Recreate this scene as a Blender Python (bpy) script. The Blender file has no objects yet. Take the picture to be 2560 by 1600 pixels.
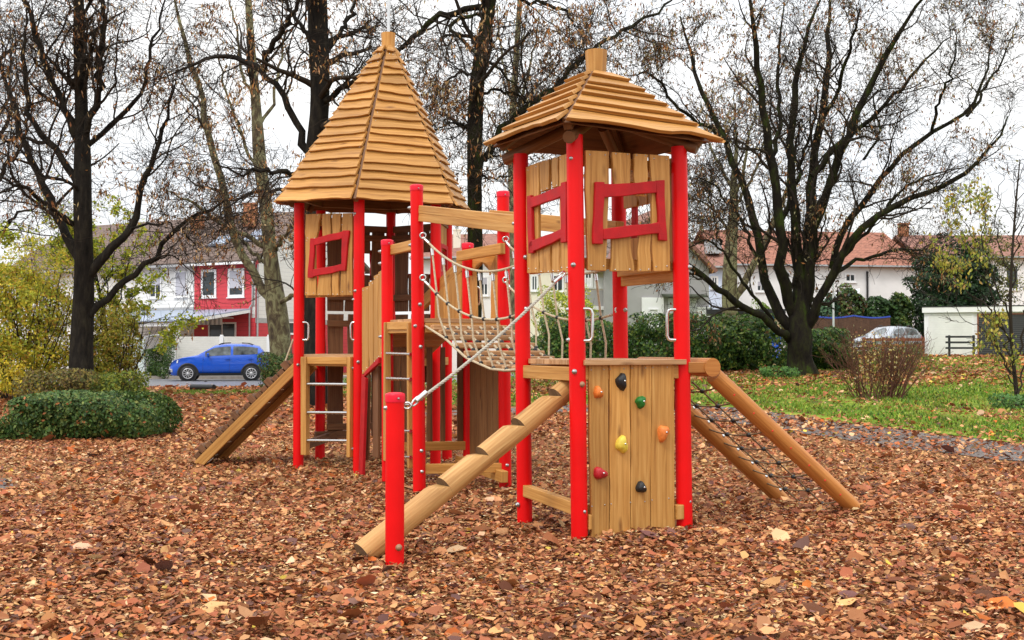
import bpy, math, random
import numpy as np
from mathutils import Vector, Matrix

SC = bpy.context.scene
COL = SC.collection
# ------------------------------------------------------------------ camera
EYE = 1.55
FPX = 2835.0                      # focal length in pixels of a 2560 wide frame
PITCH = math.atan(64.0 / FPX)
cam_d = bpy.data.cameras.new("camera")
cam = bpy.data.objects.new("camera", cam_d)
COL.objects.link(cam)
cam.location = (0, 0, EYE)
cam.rotation_euler = (math.pi / 2 + PITCH, 0, 0)
cam_d.sensor_width = 36.0
cam_d.lens = 36.0 * FPX / 2560.0
cam_d.clip_start = 0.1
cam_d.clip_end = 3000
SC.camera = cam
# ------------------------------------------------------------------ sky, sun, exposure
SUN_EL, SUN_AZ = math.radians(52), math.radians(215)   # high, behind the camera to the left
W = bpy.data.worlds.new("World")
SC.world = W
W.use_nodes = True
wn, wl = W.node_tree.nodes, W.node_tree.links
wn.clear()
w_out = wn.new("ShaderNodeOutputWorld")
w_bg = wn.new("ShaderNodeBackground")
w_bg.inputs["Strength"].default_value = 0.1
sky = wn.new("ShaderNodeTexSky")
sky.sky_type = 'NISHITA'
sky.sun_disc = False
sky.sun_elevation = SUN_EL
sky.sun_rotation = SUN_AZ
tc = wn.new("ShaderNodeTexCoord")
sep = wn.new("ShaderNodeSeparateXYZ")
wl.new(tc.outputs["Generated"], sep.inputs[0])
mr = wn.new("ShaderNodeMapRange")            # an overcast sky is about three times brighter overhead
mr.inputs["From Min"].default_value = 0.0
mr.inputs["From Max"].default_value = 1.0
mr.inputs["To Min"].default_value = 6.9
mr.inputs["To Max"].default_value = 17.5
wl.new(sep.outputs["Z"], mr.inputs["Value"])
cmap = wn.new("ShaderNodeMapping")
cmap.inputs["Scale"].default_value = (1.0, 1.0, 2.6)
wl.new(tc.outputs["Generated"], cmap.inputs[0])
cn = wn.new("ShaderNodeTexNoise")
cn.inputs["Scale"].default_value = 3.4
cn.inputs["Detail"].default_value = 5.0
wl.new(cmap.outputs[0], cn.inputs["Vector"])
cr = wn.new("ShaderNodeValToRGB")
cr.color_ramp.elements[0].position = 0.36
cr.color_ramp.elements[0].color = (0.97, 1.0, 1.04, 1)
cr.color_ramp.elements[1].position = 0.6
cr.color_ramp.elements[1].color = (1.06, 1.055, 1.04, 1)
wl.new(cn.outputs["Fac"], cr.inputs[0])
cmul = wn.new("ShaderNodeVectorMath")
cmul.operation = 'SCALE'
wl.new(cr.outputs["Color"], cmul.inputs[0])
wl.new(mr.outputs[0], cmul.inputs["Scale"])
mixs = wn.new("ShaderNodeMixRGB")
mixs.inputs["Fac"].default_value = 0.93       # thin blue left in the cloud cover
wl.new(sky.outputs[0], mixs.inputs["Color1"])
wl.new(cmul.outputs[0], mixs.inputs["Color2"])
wl.new(mixs.outputs[0], w_bg.inputs["Color"])
wl.new(w_bg.outputs[0], w_out.inputs["Surface"])

sun_d = bpy.data.lights.new("sun", 'SUN')
sun_d.energy = 1.15
sun_d.angle = math.radians(14)
sun_d.color = (1.0, 0.96, 0.9)
sun = bpy.data.objects.new("sun", sun_d)
COL.objects.link(sun)
_sd = Vector((math.sin(SUN_AZ) * math.cos(SUN_EL), math.cos(SUN_AZ) * math.cos(SUN_EL), math.sin(SUN_EL)))
sun.rotation_euler = _sd.to_track_quat('Z', 'Y').to_euler()
sun.location = (0, 0, 40)

SC.view_settings.view_transform = 'Standard'
SC.view_settings.look = 'None'
SC.view_settings.exposure = 0.5
SC.view_settings.gamma = 1.0
SC.cycles.max_bounces = 6
SC.cycles.transparent_max_bounces = 8

# ------------------------------------------------------------------ helpers
cp, sp_ = math.cos(PITCH), math.sin(PITCH)


def P(px, py, Y):
    """world point seen at pixel (2560x1600 frame) that lies Y metres in front of the camera"""
    x = (px - 1280.0) / FPX
    y = (800.0 - py) / FPX
    d = Vector((x, cp - y * sp_, sp_ + y * cp))
    return Vector((0, 0, EYE)) + d * (Y / d.y)


def onplane(px, py, p, q, off=0.0):
    """where the ray through a pixel meets the vertical plane through ground points p and q"""
    x = (px - 1280.0) / FPX
    y = (800.0 - py) / FPX
    d = Vector((x, cp - y * sp_, sp_ + y * cp))
    e = Vector((q[0] - p[0], q[1] - p[1], 0)).normalized()
    n = Vector((e.y, -e.x, 0))
    o = Vector((p[0], p[1], 0)) + n * off
    t = (o - Vector((0, 0, EYE))).dot(n) / d.dot(n)
    return Vector((0, 0, EYE)) + d * t


def gz(x, y):
    x = np.asarray(x, float)
    y = np.asarray(y, float)
    s = np.clip((x + 4.0) / 10.0, 0, 1)
    s = s * s * (3 - 2 * s)
    r = 1.25 * (1 - np.exp(-np.maximum(0, y - 14.0) / 27.0))
    b = 0.09 * np.exp(-((x - 3.2) ** 2 + (y - 10.4) ** 2) / 0.6)
    b2 = 0.05 * np.exp(-((x - 1.15) ** 2 / 0.25 + (y - 9.0) ** 2 / 0.12))
    return r * s + b + b2


def g1(x, y):
    return float(gz(x, y))


def tag(o, label=None, cat=None, group=None, kind=None):
    if label:
        o["label"] = label
    if cat:
        o["category"] = cat
    if group:
        o["group"] = group
    if kind:
        o["kind"] = kind
    return o


def thing(name, label, cat, loc=(0, 0, 0), rotz=0.0, group=None):
    o = bpy.data.objects.new(name, None)
    o.empty_display_size = 0.2
    COL.objects.link(o)
    o.location = loc
    o.rotation_euler = (0, 0, rotz)
    return tag(o, label, cat, group)


def link(name, me, parent=None, local=False):
    o = bpy.data.objects.new(name, me)
    COL.objects.link(o)
    if parent is not None:
        o.parent = parent
        if not local:
            m = Matrix.Identity(4)
            chain = []
            p = parent
            while p is not None:
                chain.append(p)
                p = p.parent
            for p in reversed(chain):
                loc = Matrix.Translation(p.location) @ p.rotation_euler.to_matrix().to_4x4()
                m = m @ (p.matrix_parent_inverse @ loc)
            o.matrix_parent_inverse = m.inverted()
    return o


RND = random.Random(7)


class MB:
    """collects shapes and links them as ONE mesh object"""

    def __init__(s):
        s.v, s.f, s.uv, s.mi, s.sm = [], [], [], [], []
        s.cut = []

    def add(s, vs, fs, uvs=None, mi=0, sm=False, caps_of=None):
        b = len(s.v)
        if caps_of is None:
            s.cut.append((b, len(s.f)))
        s.v.extend([tuple(v) for v in vs])
        for i, f in enumerate(fs):
            s.f.append(tuple(b + k for k in f))
            s.uv.append(uvs[i] if uvs else [(vs[k][0] + vs[k][1], vs[k][2]) for k in f])
            s.mi.append(mi)
            s.sm.append(sm)

    def plank(s, s0, s1, e0, e1, n, t, seg=1, w0=0.0, w1=0.0, mi=0, rnd=None):
        """board with start edge s0-s1 and end edge e0-e1, thickness t along n, wavy long edges"""
        r = rnd or RND
        s0, s1, e0, e1 = Vector(s0), Vector(s1), Vector(e0), Vector(e1)
        n = Vector(n).normalized()
        L = ((e0 + e1) * .5 - (s0 + s1) * .5).length
        ph = [r.uniform(0, 6.28) for _ in range(4)]
        fr = [r.uniform(.7, 1.4) * max(1.0, L * 1.3), r.uniform(1.6, 2.6) * max(1.0, L * 1.3)]
        uo, vo = r.randint(0, 400) * 3.17, r.randint(0, 400) * 1.31
        vs, fs, uvs = [], [], []
        wd = ((s1 - s0).length + (e1 - e0).length) * .5
        for i in range(seg + 1):
            a = i / seg
            p0, p1 = s0.lerp(e0, a), s1.lerp(e1, a)
            d = p1 - p0
            if d.length > 1e-6:
                d.normalize()
            k0 = (math.sin(6.28 * fr[0] * a + ph[0]) * .65 + math.sin(6.28 * fr[1] * a + ph[1]) * .35) * w0
            k1 = (math.sin(6.28 * fr[0] * a + ph[2]) * .65 + math.sin(6.28 * fr[1] * a + ph[3]) * .35) * w1
            p0 = p0 + d * k0
            p1 = p1 + d * k1
            vs += [p0, p1, p1 + n * t, p0 + n * t]
        pv = [0, wd, wd + t, wd * 2 + t, wd * 2 + 2 * t]
        for i in range(seg):
            b = i * 4
            u0, u1 = uo + L * i / seg, uo + L * (i + 1) / seg
            for k in range(4):
                k2 = (k + 1) % 4
                fs.append((b + k, b + 4 + k, b + 4 + k2, b + k2))
                uvs.append([(u0, vo + pv[k]), (u1, vo + pv[k]), (u1, vo + pv[k + 1]), (u0, vo + pv[k + 1])])
        e = seg * 4
        fs.append((0, 1, 2, 3))
        uvs.append([(uo, vo), (uo + .03, vo + wd), (uo + .05, vo + wd), (uo + .02, vo)])
        fs.append((e + 3, e + 2, e + 1, e))
        uvs.append([(uo, vo), (uo + .03, vo + wd), (uo + .05, vo + wd), (uo + .02, vo)])
        s.add(vs, fs, uvs, mi)

    def beam(s, a, b, w, h, up=(0, 0, 1), seg=1, wav=0.0, mi=0):
        """bar from a to b, w across and h along up (centred)"""
        a, b, up = Vector(a), Vector(b), Vector(up)
        d = (b - a).normalized()
        side = d.cross(up).normalized()
        up = side.cross(d).normalized()
        s.plank(a - side * w / 2 - up * h / 2, a + side * w / 2 - up * h / 2,
                b - side * w / 2 - up * h / 2, b + side * w / 2 - up * h / 2, up, h, seg, wav, wav, mi)

    def box(s, c, sx, sy, sz, rz=0.0, mi=0):
        c = Vector(c)
        R = Matrix.Rotation(rz, 3, 'Z')
        vs = [c + R @ Vector((sx * x / 2, sy * y / 2, sz * z / 2)) for z in (-1, 1) for x, y in ((-1, -1), (1, -1), (1, 1), (-1, 1))]
        fs = [(3, 2, 1, 0), (4, 5, 6, 7), (0, 1, 5, 4), (1, 2, 6, 5), (2, 3, 7, 6), (3, 0, 4, 7)]
        uo = RND.uniform(0, 100)
        d = [(sx, sy), (sx, sy), (sx, sz), (sy, sz), (sx, sz), (sy, sz)]
        uvs = [[(uo, 0), (uo + a, 0), (uo + a, b), (uo, b)] for a, b in d]
        s.add(vs, fs, uvs, mi)

    def tube(s, pts, rad, n=10, caps=True, mi=0, sm=True, cap_mi=None):
        pts = [Vector(p) for p in pts]
        K = len(pts)
        rad = [rad] * K if not hasattr(rad, '__len__') else list(rad)
        tang = []
        for i in range(K):
            t = pts[min(i + 1, K - 1)] - pts[max(i - 1, 0)]
            tang.append(t.normalized() if t.length > 1e-9 else Vector((0, 0, 1)))
        ref = Vector((0, 0, 1)) if abs(tang[0].z) < .9 else Vector((0, 1, 0))
        u = tang[0].cross(ref).normalized()
        vs, fs, uvs = [], [], []
        L = [0]
        for i in range(1, K):
            L.append(L[-1] + (pts[i] - pts[i - 1]).length)
        uo, vo = RND.uniform(0, 50), RND.uniform(0, 50)
        for i in range(K):
            u = (u - tang[i] * u.dot(tang[i])).normalized()
            w = tang[i].cross(u)
            for k in range(n):
                a = 2 * math.pi * k / n
                vs.append(pts[i] + (u * math.cos(a) + w * math.sin(a)) * rad[i])
        per = 2 * math.pi * (sum(rad) / K)
        for i in range(K - 1):
            for k in range(n):
                k2 = (k + 1) % n
                fs.append((i * n + k, i * n + k2, (i + 1) * n + k2, (i + 1) * n + k))
                uvs.append([(uo + L[i], vo + per * k / n), (uo + L[i], vo + per * (k + 1) / n),
                            (uo + L[i + 1], vo + per * (k + 1) / n), (uo + L[i + 1], vo + per * k / n)])
        s.add(vs, fs, uvs, mi, sm)
        if caps:
            for ring, rev in ((0, True), (K - 1, False)):
                idx = [ring * n + k for k in range(n)]
                if rev:
                    idx = idx[::-1]
                vv = [vs[k] for k in idx]
                c = pts[ring]
                s.add(vv, [tuple(range(n))], [[((v - c).x * .7 + (v - c).y * .7 + uo, (v - c).z + vo) for v in vv]],
                      mi if cap_mi is None else cap_mi, False, True)

    def lathe(s, c, prof, n=14, axis=(0, 0, 1), mi=0, sm=True):
        """profile [(radius, height)] spun about axis through c"""
        ax = Vector(axis).normalized()
        c = Vector(c)
        s.tube([c + ax * h for r, h in prof], [max(r, 1e-4) for r, h in prof], n, True, mi, sm)

    def prism(s, poly, n, t, mi=0):
        """flat polygon (3D points) given thickness t along n"""
        n = Vector(n).normalized()
        K = len(poly)
        a = [Vector(p) for p in poly]
        vs = a + [p + n * t for p in a]
        uo = RND.uniform(0, 90)
        ex = (a[1] - a[0]).normalized()
        ey = n.cross(ex)
        uvp = [((p - a[0]).dot(ex) + uo, (p - a[0]).dot(ey) + uo) for p in a]
        fs = [tuple(range(K))[::-1], tuple(range(K, 2 * K))]
        uvs = [[uvp[k] for k in range(K)][::-1], uvp[:]]
        for k in range(K):
            k2 = (k + 1) % K
            fs.append((k, k2, K + k2, K + k))
            l = (a[k2] - a[k]).length
            uvs.append([(uo, uo), (uo + l, uo), (uo + l, uo + t), (uo, uo + t)])
        s.add(vs, fs, uvs, mi)

    def ball(s, c, r, n=8, m=5, sc=(1, 1, 1), mi=0):
        c = Vector(c)
        prof = []
        vs, fs = [], []
        for i in range(m + 1):
            th = math.pi * i / m
            for k in range(n):
                a = 2 * math.pi * k / n
                vs.append(c + Vector((math.sin(th) * math.cos(a) * r * sc[0], math.sin(th) * math.sin(a) * r * sc[1], math.cos(th) * r * sc[2])))
        for i in range(m):
            for k in range(n):
                k2 = (k + 1) % n
                fs.append((i * n + k, (i + 1) * n + k, (i + 1) * n + k2, i * n + k2))
        s.add(vs, fs, None, mi, True)

    def build_each(s, name, mats, parent=None, bevel=0.0, local=False):
        """one object for every shape that was added"""
        out = []
        cuts = s.cut + [(len(s.v), len(s.f))]
        for (v0, f0), (v1, f1) in zip(cuts[:-1], cuts[1:]):
            b = MB()
            b.v, b.f = s.v[v0:v1], [tuple(i - v0 for i in f) for f in s.f[f0:f1]]
            b.uv, b.mi, b.sm = s.uv[f0:f1], s.mi[f0:f1], s.sm[f0:f1]
            out.append(b.build(name, mats, parent, bevel, local))
        return out

    def build(s, name, mats, parent=None, bevel=0.0, local=False):
        me = bpy.data.meshes.new(name)
        me.from_pydata(s.v, [], s.f)
        for m in (mats if isinstance(mats, (list, tuple)) else [mats]):
            me.materials.append(m)
        ul = me.uv_layers.new(name="UVMap")
        flat = np.array([c for f in s.uv for uv in f for c in uv], dtype=np.float32)
        ul.data.foreach_set("uv", flat)
        me.polygons.foreach_set("material_index", np.array(s.mi, dtype=np.int32))
        me.polygons.foreach_set("use_smooth", np.array(s.sm, dtype=bool))
        me.update()
        o = link(name, me, parent, local)
        if bevel > 0:
            m = o.modifiers.new("bevel", 'BEVEL')
            m.width = bevel
            m.segments = 2
            m.limit_method = 'ANGLE'
            m.angle_limit = math.radians(40)
            m.use_clamp_overlap = True
            m.harden_normals = False
        return o


def npmesh(name, co, faces, mat, parent=None, col=None, smooth=False):
    """big mesh from arrays; faces is (N,3) or (N,4) or a list of such arrays"""
    me = bpy.data.meshes.new(name)
    fl = faces if isinstance(faces, list) else [faces]
    fl = [f for f in fl if len(f)]
    n = len(co)
    me.vertices.add(n)
    me.vertices.foreach_set("co", np.asarray(co, dtype=np.float32).ravel())
    idx = np.concatenate([f.ravel() for f in fl]).astype(np.int32)
    tot = np.concatenate([np.full(len(f), f.shape[1]) for f in fl])
    st = np.concatenate([[0], np.cumsum(tot)[:-1]]).astype(np.int32)
    me.loops.add(len(idx))
    me.loops.foreach_set("vertex_index", idx)
    me.polygons.add(len(tot))
    me.polygons.foreach_set("loop_start", st)
    me.polygons.foreach_set("use_smooth", np.full(len(tot), smooth, dtype=bool))
    if col is not None:
        a = me.color_attributes.new("col", 'FLOAT_COLOR', 'POINT')
        c4 = np.ones((n, 4), dtype=np.float32)
        c4[:, :3] = col
        a.data.foreach_set("color", c4.ravel())
    me.materials.append(mat)
    me.update(calc_edges=True)
    return link(name, me, parent)


# ------------------------------------------------------------------ materials
def mk(name):
    m = bpy.data.materials.new(name)
    m.use_nodes = True
    nt = m.node_tree
    b = nt.nodes["Principled BSDF"]
    return m, nt, b


def plain(name, c, rough=.5, metal=0.0, coat=0.0, var=0.06, scale=6.0, bump=0.0, spec=.5):
    """a single colour with faint wear and unevenness"""
    m, nt, b = mk(name)
    b.inputs["Roughness"].default_value = rough
    b.inputs["Metallic"].default_value = metal
    b.inputs["Specular IOR Level"].default_value = spec
    b.inputs["Coat Weight"].default_value = coat
    t = nt.nodes.new("ShaderNodeTexCoord")
    n = nt.nodes.new("ShaderNodeTexNoise")
    n.inputs["Scale"].default_value = scale
    n.inputs["Detail"].default_value = 6
    nt.links.new(t.outputs["Object"], n.inputs["Vector"])
    r = nt.nodes.new("ShaderNodeValToRGB")
    r.color_ramp.elements[0].position = .3
    r.color_ramp.elements[1].position = .7
    r.color_ramp.elements[0].color = (*[max(0, x * (1 - var * 2)) for x in c], 1)
    r.color_ramp.elements[1].color = (*[min(1, x * (1 + var)) for x in c], 1)
    nt.links.new(n.outputs["Fac"], r.inputs[0])
    nt.links.new(r.outputs["Color"], b.inputs["Base Color"])
    rr = nt.nodes.new("ShaderNodeMapRange")
    rr.inputs["To Min"].default_value = max(.03, rough - .1)
    rr.inputs["To Max"].default_value = min(1, rough + .12)
    nt.links.new(n.outputs["Fac"], rr.inputs["Value"])
    nt.links.new(rr.outputs[0], b.inputs["Roughness"])
    if bump:
        bp = nt.nodes.new("ShaderNodeBump")
        bp.inputs["Strength"].default_value = bump
        bp.inputs["Distance"].default_value = .01
        n2 = nt.nodes.new("ShaderNodeTexNoise")
        n2.inputs["Scale"].default_value = scale * 12
        nt.links.new(t.outputs["Object"], n2.inputs["Vector"])
        nt.links.new(n2.outputs["Fac"], bp.inputs["Height"])
        nt.links.new(bp.outputs[0], b.inputs["Normal"])
    return m


def wood(name, dark, mid, light, rough=.55, grain=1.0):
    m, nt, b = mk(name)
    N, L = nt.nodes, nt.links
    uv = N.new("ShaderNodeUVMap")
    mp = N.new("ShaderNodeMapping")
    mp.inputs["Scale"].default_value = (1.3, 34.0, 1)
    L.new(uv.outputs[0], mp.inputs[0])
    n1 = N.new("ShaderNodeTexNoise")
    n1.inputs["Scale"].default_value = 1.0
    n1.inputs["Detail"].default_value = 7
    n1.inputs["Roughness"].default_value = .62
    n1.inputs["Distortion"].default_value = .7
    L.new(mp.outputs[0], n1.inputs["Vector"])
    r = N.new("ShaderNodeValToRGB")
    r.color_ramp.elements[0].position = .29
    r.color_ramp.elements[0].color = (*dark, 1)
    r.color_ramp.elements[1].position = .72
    r.color_ramp.elements[1].color = (*light, 1)
    e = r.color_ramp.elements.new(.48)
    e.color = (*mid, 1)
    L.new(n1.outputs["Fac"], r.inputs[0])
    # board-to-board tone (every board has its own place in UV space)
    mp2 = N.new("ShaderNodeMapping")
    mp2.inputs["Scale"].default_value = (.35, .7, 1)
    L.new(uv.outputs[0], mp2.inputs[0])
    n2 = N.new("ShaderNodeTexNoise")
    n2.inputs["Scale"].default_value = 1.0
    n2.inputs["Detail"].default_value = 3
    L.new(mp2.outputs[0], n2.inputs["Vector"])
    mr2 = N.new("ShaderNodeMapRange")
    mr2.inputs["From Min"].default_value = .3
    mr2.inputs["From Max"].default_value = .7
    mr2.inputs["To Min"].default_value = .72
    mr2.inputs["To Max"].default_value = 1.2
    L.new(n2.outputs["Fac"], mr2.inputs["Value"])
    mu = N.new("ShaderNodeVectorMath")
    mu.operation = 'SCALE'
    L.new(r.outputs["Color"], mu.inputs[0])
    L.new(mr2.outputs[0], mu.inputs["Scale"])
    # knots
    mp3 = N.new("ShaderNodeMapping")
    mp3.inputs["Scale"].default_value = (1.7, 6.0, 1)
    L.new(uv.outputs[0], mp3.inputs[0])
    vo = N.new("ShaderNodeTexVoronoi")
    vo.inputs["Scale"].default_value = 1.0
    L.new(mp3.outputs[0], vo.inputs["Vector"])
    r3 = N.new("ShaderNodeValToRGB")
    r3.color_ramp.elements[0].position = .03
    r3.color_ramp.elements[0].color = (.42, .34, .3, 1)
    r3.color_ramp.elements[1].position = .15
    r3.color_ramp.elements[1].color = (1, 1, 1, 1)
    L.new(vo.outputs["Distance"], r3.inputs[0])
    m2 = N.new("ShaderNodeVectorMath")
    m2.operation = 'MULTIPLY'
    L.new(mu.outputs[0], m2.inputs[0])
    L.new(r3.outputs["Color"], m2.inputs[1])
    L.new(m2.outputs[0], b.inputs["Base Color"])
    b.inputs["Roughness"].default_value = rough
    b.inputs["Specular IOR Level"].default_value = .35
    bp = N.new("ShaderNodeBump")
    bp.inputs["Strength"].default_value = .35 * grain
    bp.inputs["Distance"].default_value = .004
    L.new(n1.outputs["Fac"], bp.inputs["Height"])
    L.new(bp.outputs[0], b.inputs["Normal"])
    return m


def noisy(name, cols, scale, rough=.9, bump=.5, dist=.02, stretch=(1, 1, 1), detail=8, coord="Object", spec=.3, distort=0.0):
    """colour ramp over noise; cols = [(pos, rgb)...]"""
    m, nt, b = mk(name)
    N, L = nt.nodes, nt.links
    t = N.new("ShaderNodeTexCoord")
    mp = N.new("ShaderNodeMapping")
    mp.inputs["Scale"].default_value = stretch
    L.new(t.outputs[coord], mp.inputs[0])
    n = N.new("ShaderNodeTexNoise")
    n.inputs["Scale"].default_value = scale
    n.inputs["Detail"].default_value = detail
    n.inputs["Roughness"].default_value = .65
    n.inputs["Distortion"].default_value = distort
    L.new(mp.outputs[0], n.inputs["Vector"])
    r = N.new("ShaderNodeValToRGB")
    els = r.color_ramp.elements
    els[0].position, els[0].color = cols[0][0], (*cols[0][1], 1)
    els[1].position, els[1].color = cols[-1][0], (*cols[-1][1], 1)
    for p_, c_ in cols[1:-1]:
        e = els.new(p_)
        e.color = (*c_, 1)
    L.new(n.outputs["Fac"], r.inputs[0])
    L.new(r.outputs["Color"], b.inputs["Base Color"])
    b.inputs["Roughness"].default_value = rough
    b.inputs["Specular IOR Level"].default_value = spec
    if bump:
        bp = N.new("ShaderNodeBump")
        bp.inputs["Strength"].default_value = bump
        bp.inputs["Distance"].default_value = dist
        L.new(n.outputs["Fac"], bp.inputs["Height"])
        L.new(bp.outputs[0], b.inputs["Normal"])
    return m


def leafmat(name, rough=.55, trans=.3, spec=.3):
    m, nt, b = mk(name)
    N, L = nt.nodes, nt.links
    a = N.new("ShaderNodeAttribute")
    a.attribute_name = "col"
    L.new(a.outputs["Color"], b.inputs["Base Color"])
    b.inputs["Roughness"].default_value = rough
    b.inputs["Specular IOR Level"].default_value = spec
    if trans:
        tr = N.new("ShaderNodeBsdfTranslucent")
        L.new(a.outputs["Color"], tr.inputs["Color"])
        mx = N.new("ShaderNodeMixShader")
        mx.inputs[0].default_value = trans
        L.new(b.outputs[0], mx.inputs[1])
        L.new(tr.outputs[0], mx.inputs[2])
        L.new(mx.outputs[0], nt.nodes["Material Output"].inputs["Surface"])
    return m


def lined(name, c, line, period, width=.08, rough=.6, bump=.6, axis='Y', tile=False):
    """boards or tiles on a wall or roof: UV in metres, a groove every `period`"""
    m, nt, b = mk(name)
    N, L = nt.nodes, nt.links
    uv = N.new("ShaderNodeUVMap")
    sx = N.new("ShaderNodeSeparateXYZ")
    L.new(uv.outputs[0], sx.inputs[0])
    d = N.new("ShaderNodeMath")
    d.operation = 'DIVIDE'
    d.inputs[1].default_value = period
    if tile:                                   # rows of pantiles: shift the row line with a wave
        wv = N.new("ShaderNodeMath")
        wv.operation = 'SINE'
        k = N.new("ShaderNodeMath")
        k.operation = 'MULTIPLY'
        k.inputs[1].default_value = 2 * math.pi / .3
        L.new(sx.outputs['X'], k.inputs[0])
        L.new(k.outputs[0], wv.inputs[0])
        k2 = N.new("ShaderNodeMath")
        k2.operation = 'MULTIPLY_ADD'
        k2.inputs[1].default_value = .05
        L.new(wv.outputs[0], k2.inputs[0])
        L.new(sx.outputs[axis], k2.inputs[2])
        L.new(k2.outputs[0], d.inputs[0])
    else:
        L.new(sx.outputs[axis], d.inputs[0])
    f = N.new("ShaderNodeMath")
    f.operation = 'FRACT'
    L.new(d.outputs[0], f.inputs[0])
    r = N.new("ShaderNodeValToRGB")
    r.color_ramp.elements[0].position = 0.0
    r.color_ramp.elements[0].color = (*line, 1)
    r.color_ramp.elements[1].position = width * 2
    r.color_ramp.elements[1].color = (*c, 1)
    L.new(f.outputs[0], r.inputs[0])
    n = N.new("ShaderNodeTexNoise")
    n.inputs["Scale"].default_value = 1.4 if not tile else 3.0
    n.inputs["Detail"].default_value = 9
    n.inputs["Roughness"].default_value = .7
    L.new(uv.outputs[0], n.inputs["Vector"])
    mr_ = N.new("ShaderNodeMapRange")
    mr_.inputs["From Min"].default_value = .3
    mr_.inputs["From Max"].default_value = .7
    mr_.inputs["To Min"].default_value = .55 if tile else .9
    mr_.inputs["To Max"].default_value = 1.4 if tile else 1.06
    L.new(n.outputs["Fac"], mr_.inputs["Value"])
    mu = N.new("ShaderNodeVectorMath")
    mu.operation = 'SCALE'
    L.new(r.outputs["Color"], mu.inputs[0])
    L.new(mr_.outputs[0], mu.inputs["Scale"])
    L.new(mu.outputs[0], b.inputs["Base Color"])
    b.inputs["Roughness"].default_value = rough
    bp = N.new("ShaderNodeBump")
    bp.inputs["Strength"].default_value = bump
    bp.inputs["Distance"].default_value = .02
    L.new(f.outputs[0], bp.inputs["Height"])
    L.new(bp.outputs[0], b.inputs["Normal"])
    return m


M = {}
M['wood'] = wood('honey_wood', (.33, .140, .028), (.50, .240, .056), (.64, .355, .108))
M['roofwood'] = wood('roof_wood', (.24, .095, .018), (.42, .195, .042), (.56, .295, .082))
M['logwood'] = wood('log_wood', (.38, .18, .05), (.55, .29, .095), (.68, .42, .16))
M['ramplog'] = wood('oiled_log', (.27, .09, .018), (.42, .16, .034), (.54, .24, .06))
M['darkwood'] = wood('dark_and_shade_wood', (.10, .042, .018), (.16, .07, .028), (.23, .11, .045))  # dark brown timber; also paints shade under roofs and on inner walls
M['plankwood'] = wood('bridge_plank_wood', (.28, .13, .05), (.46, .25, .11), (.62, .40, .22))
M['shadewood'] = wood('shade_toned_wood', (.15, .066, .024), (.24, .115, .042), (.33, .18, .07))  # board colour with the shade below the platform mixed in
M['cutgrain'] = wood('cut_end_grain', (.10, .07, .045), (.17, .115, .07), (.26, .17, .10))
M['red'] = plain('red_plastic_pipe', (.74, .003, .004), .42, var=.05, scale=2.5, spec=.22)
M['redcap'] = plain('red_post_cap', (.74, .006, .03), .4, spec=.3)
M['redwood'] = plain('red_stained_board', (.46, .010, .014), .55, var=.1, scale=8, bump=.2, spec=.25)
M['steel'] = plain('stainless_steel', (.62, .62, .61), .25, metal=1.0, scale=20)
M['zinc'] = plain('zinc_bolt', (.42, .42, .42), .35, metal=.9)
M['brass'] = plain('brown_bolt_cap', (.32, .17, .09), .5)
M['black'] = plain('black_rubber', (.012, .012, .013), .5)
M['rope'] = noisy('hemp_rope', [(.3, (.34, .27, .17)), (.7, (.62, .52, .36))], 60, .9, .8, .004)
M['darkrope'] = noisy('weathered_rope', [(.3, (.10, .065, .035)), (.7, (.26, .18, .1))], 60, .9, .6, .004)
M['wire'] = noisy('grey_cable', [(.3, (.30, .28, .22)), (.7, (.52, .49, .42))], 40, .6, .3, .003)
M['leaf'] = leafmat('fallen_leaf', .7, .12, .16)
M['treeleaf'] = leafmat('tree_leaf', .6, .35)
M['hedgeleaf'] = leafmat('hedge_leaf', .5, .22, .22)
M['grassblade'] = leafmat('grass_blade', .6, .3)
M['bark'] = noisy('dark_bark', [(.25, (.005, .0045, .004)), (.5, (.018, .015, .012)), (.66, (.034, .029, .020)), (.8, (.045, .05, .02))], 7, .9, 1.0, .05, (1, 1, .3), spec=.12)
M['mossbark'] = noisy('mossy_bark', [(.25, (.004, .0035, .003)), (.45, (.014, .011, .008)), (.56, (.022, .022, .009)), (.66, (.032, .050, .007)), (.8, (.055, .052, .028))], 4.5, .9, 1.0, .06, (1, 1, .4), spec=.12)
M['plane'] = noisy('plane_bark', [(.30, (.035, .024, .014)), (.42, (.07, .05, .028)), (.5, (.12, .10, .05)), (.6, (.22, .21, .11)), (.7, (.085, .07, .035))], 3.2, .85, .6, .03, (1, 1, .55), distort=1.2)
M['twig'] = plain('twig_bark', (.034, .026, .019), .9, spec=.15)
M['redtwig'] = plain('red_twig', (.10, .035, .018), .8)
M['ground'] = noisy('leaf_mould', [(.25, (.05, .022, .011)), (.42, (.16, .072, .030)), (.55, (.30, .155, .062)), (.68, (.46, .28, .12)), (.8, (.2, .09, .04))], 30, .85, 1.0, .03, detail=12, spec=.12)
M['lawn'] = noisy('lawn_turf', [(.28, (.07, .04, .015)), (.42, (.09, .12, .015)), (.53, (.15, .23, .022)), (.64, (.24, .27, .04)), (.76, (.32, .17, .06))], 1.6, .9, .8, .03, detail=12, spec=.1)
M['asphalt'] = noisy('wet_asphalt', [(.3, (.10, .10, .11)), (.6, (.2, .2, .215)), (.8, (.16, .11, .08))], 3, .38, .25, .01, detail=12)
M['pathgrit'] = noisy('wet_path', [(.3, (.06, .045, .038)), (.5, (.12, .10, .09)), (.6, (.17, .15, .135)), (.7, (.18, .085, .045))], 14, .6, .5, .01, detail=12, spec=.25)
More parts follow.
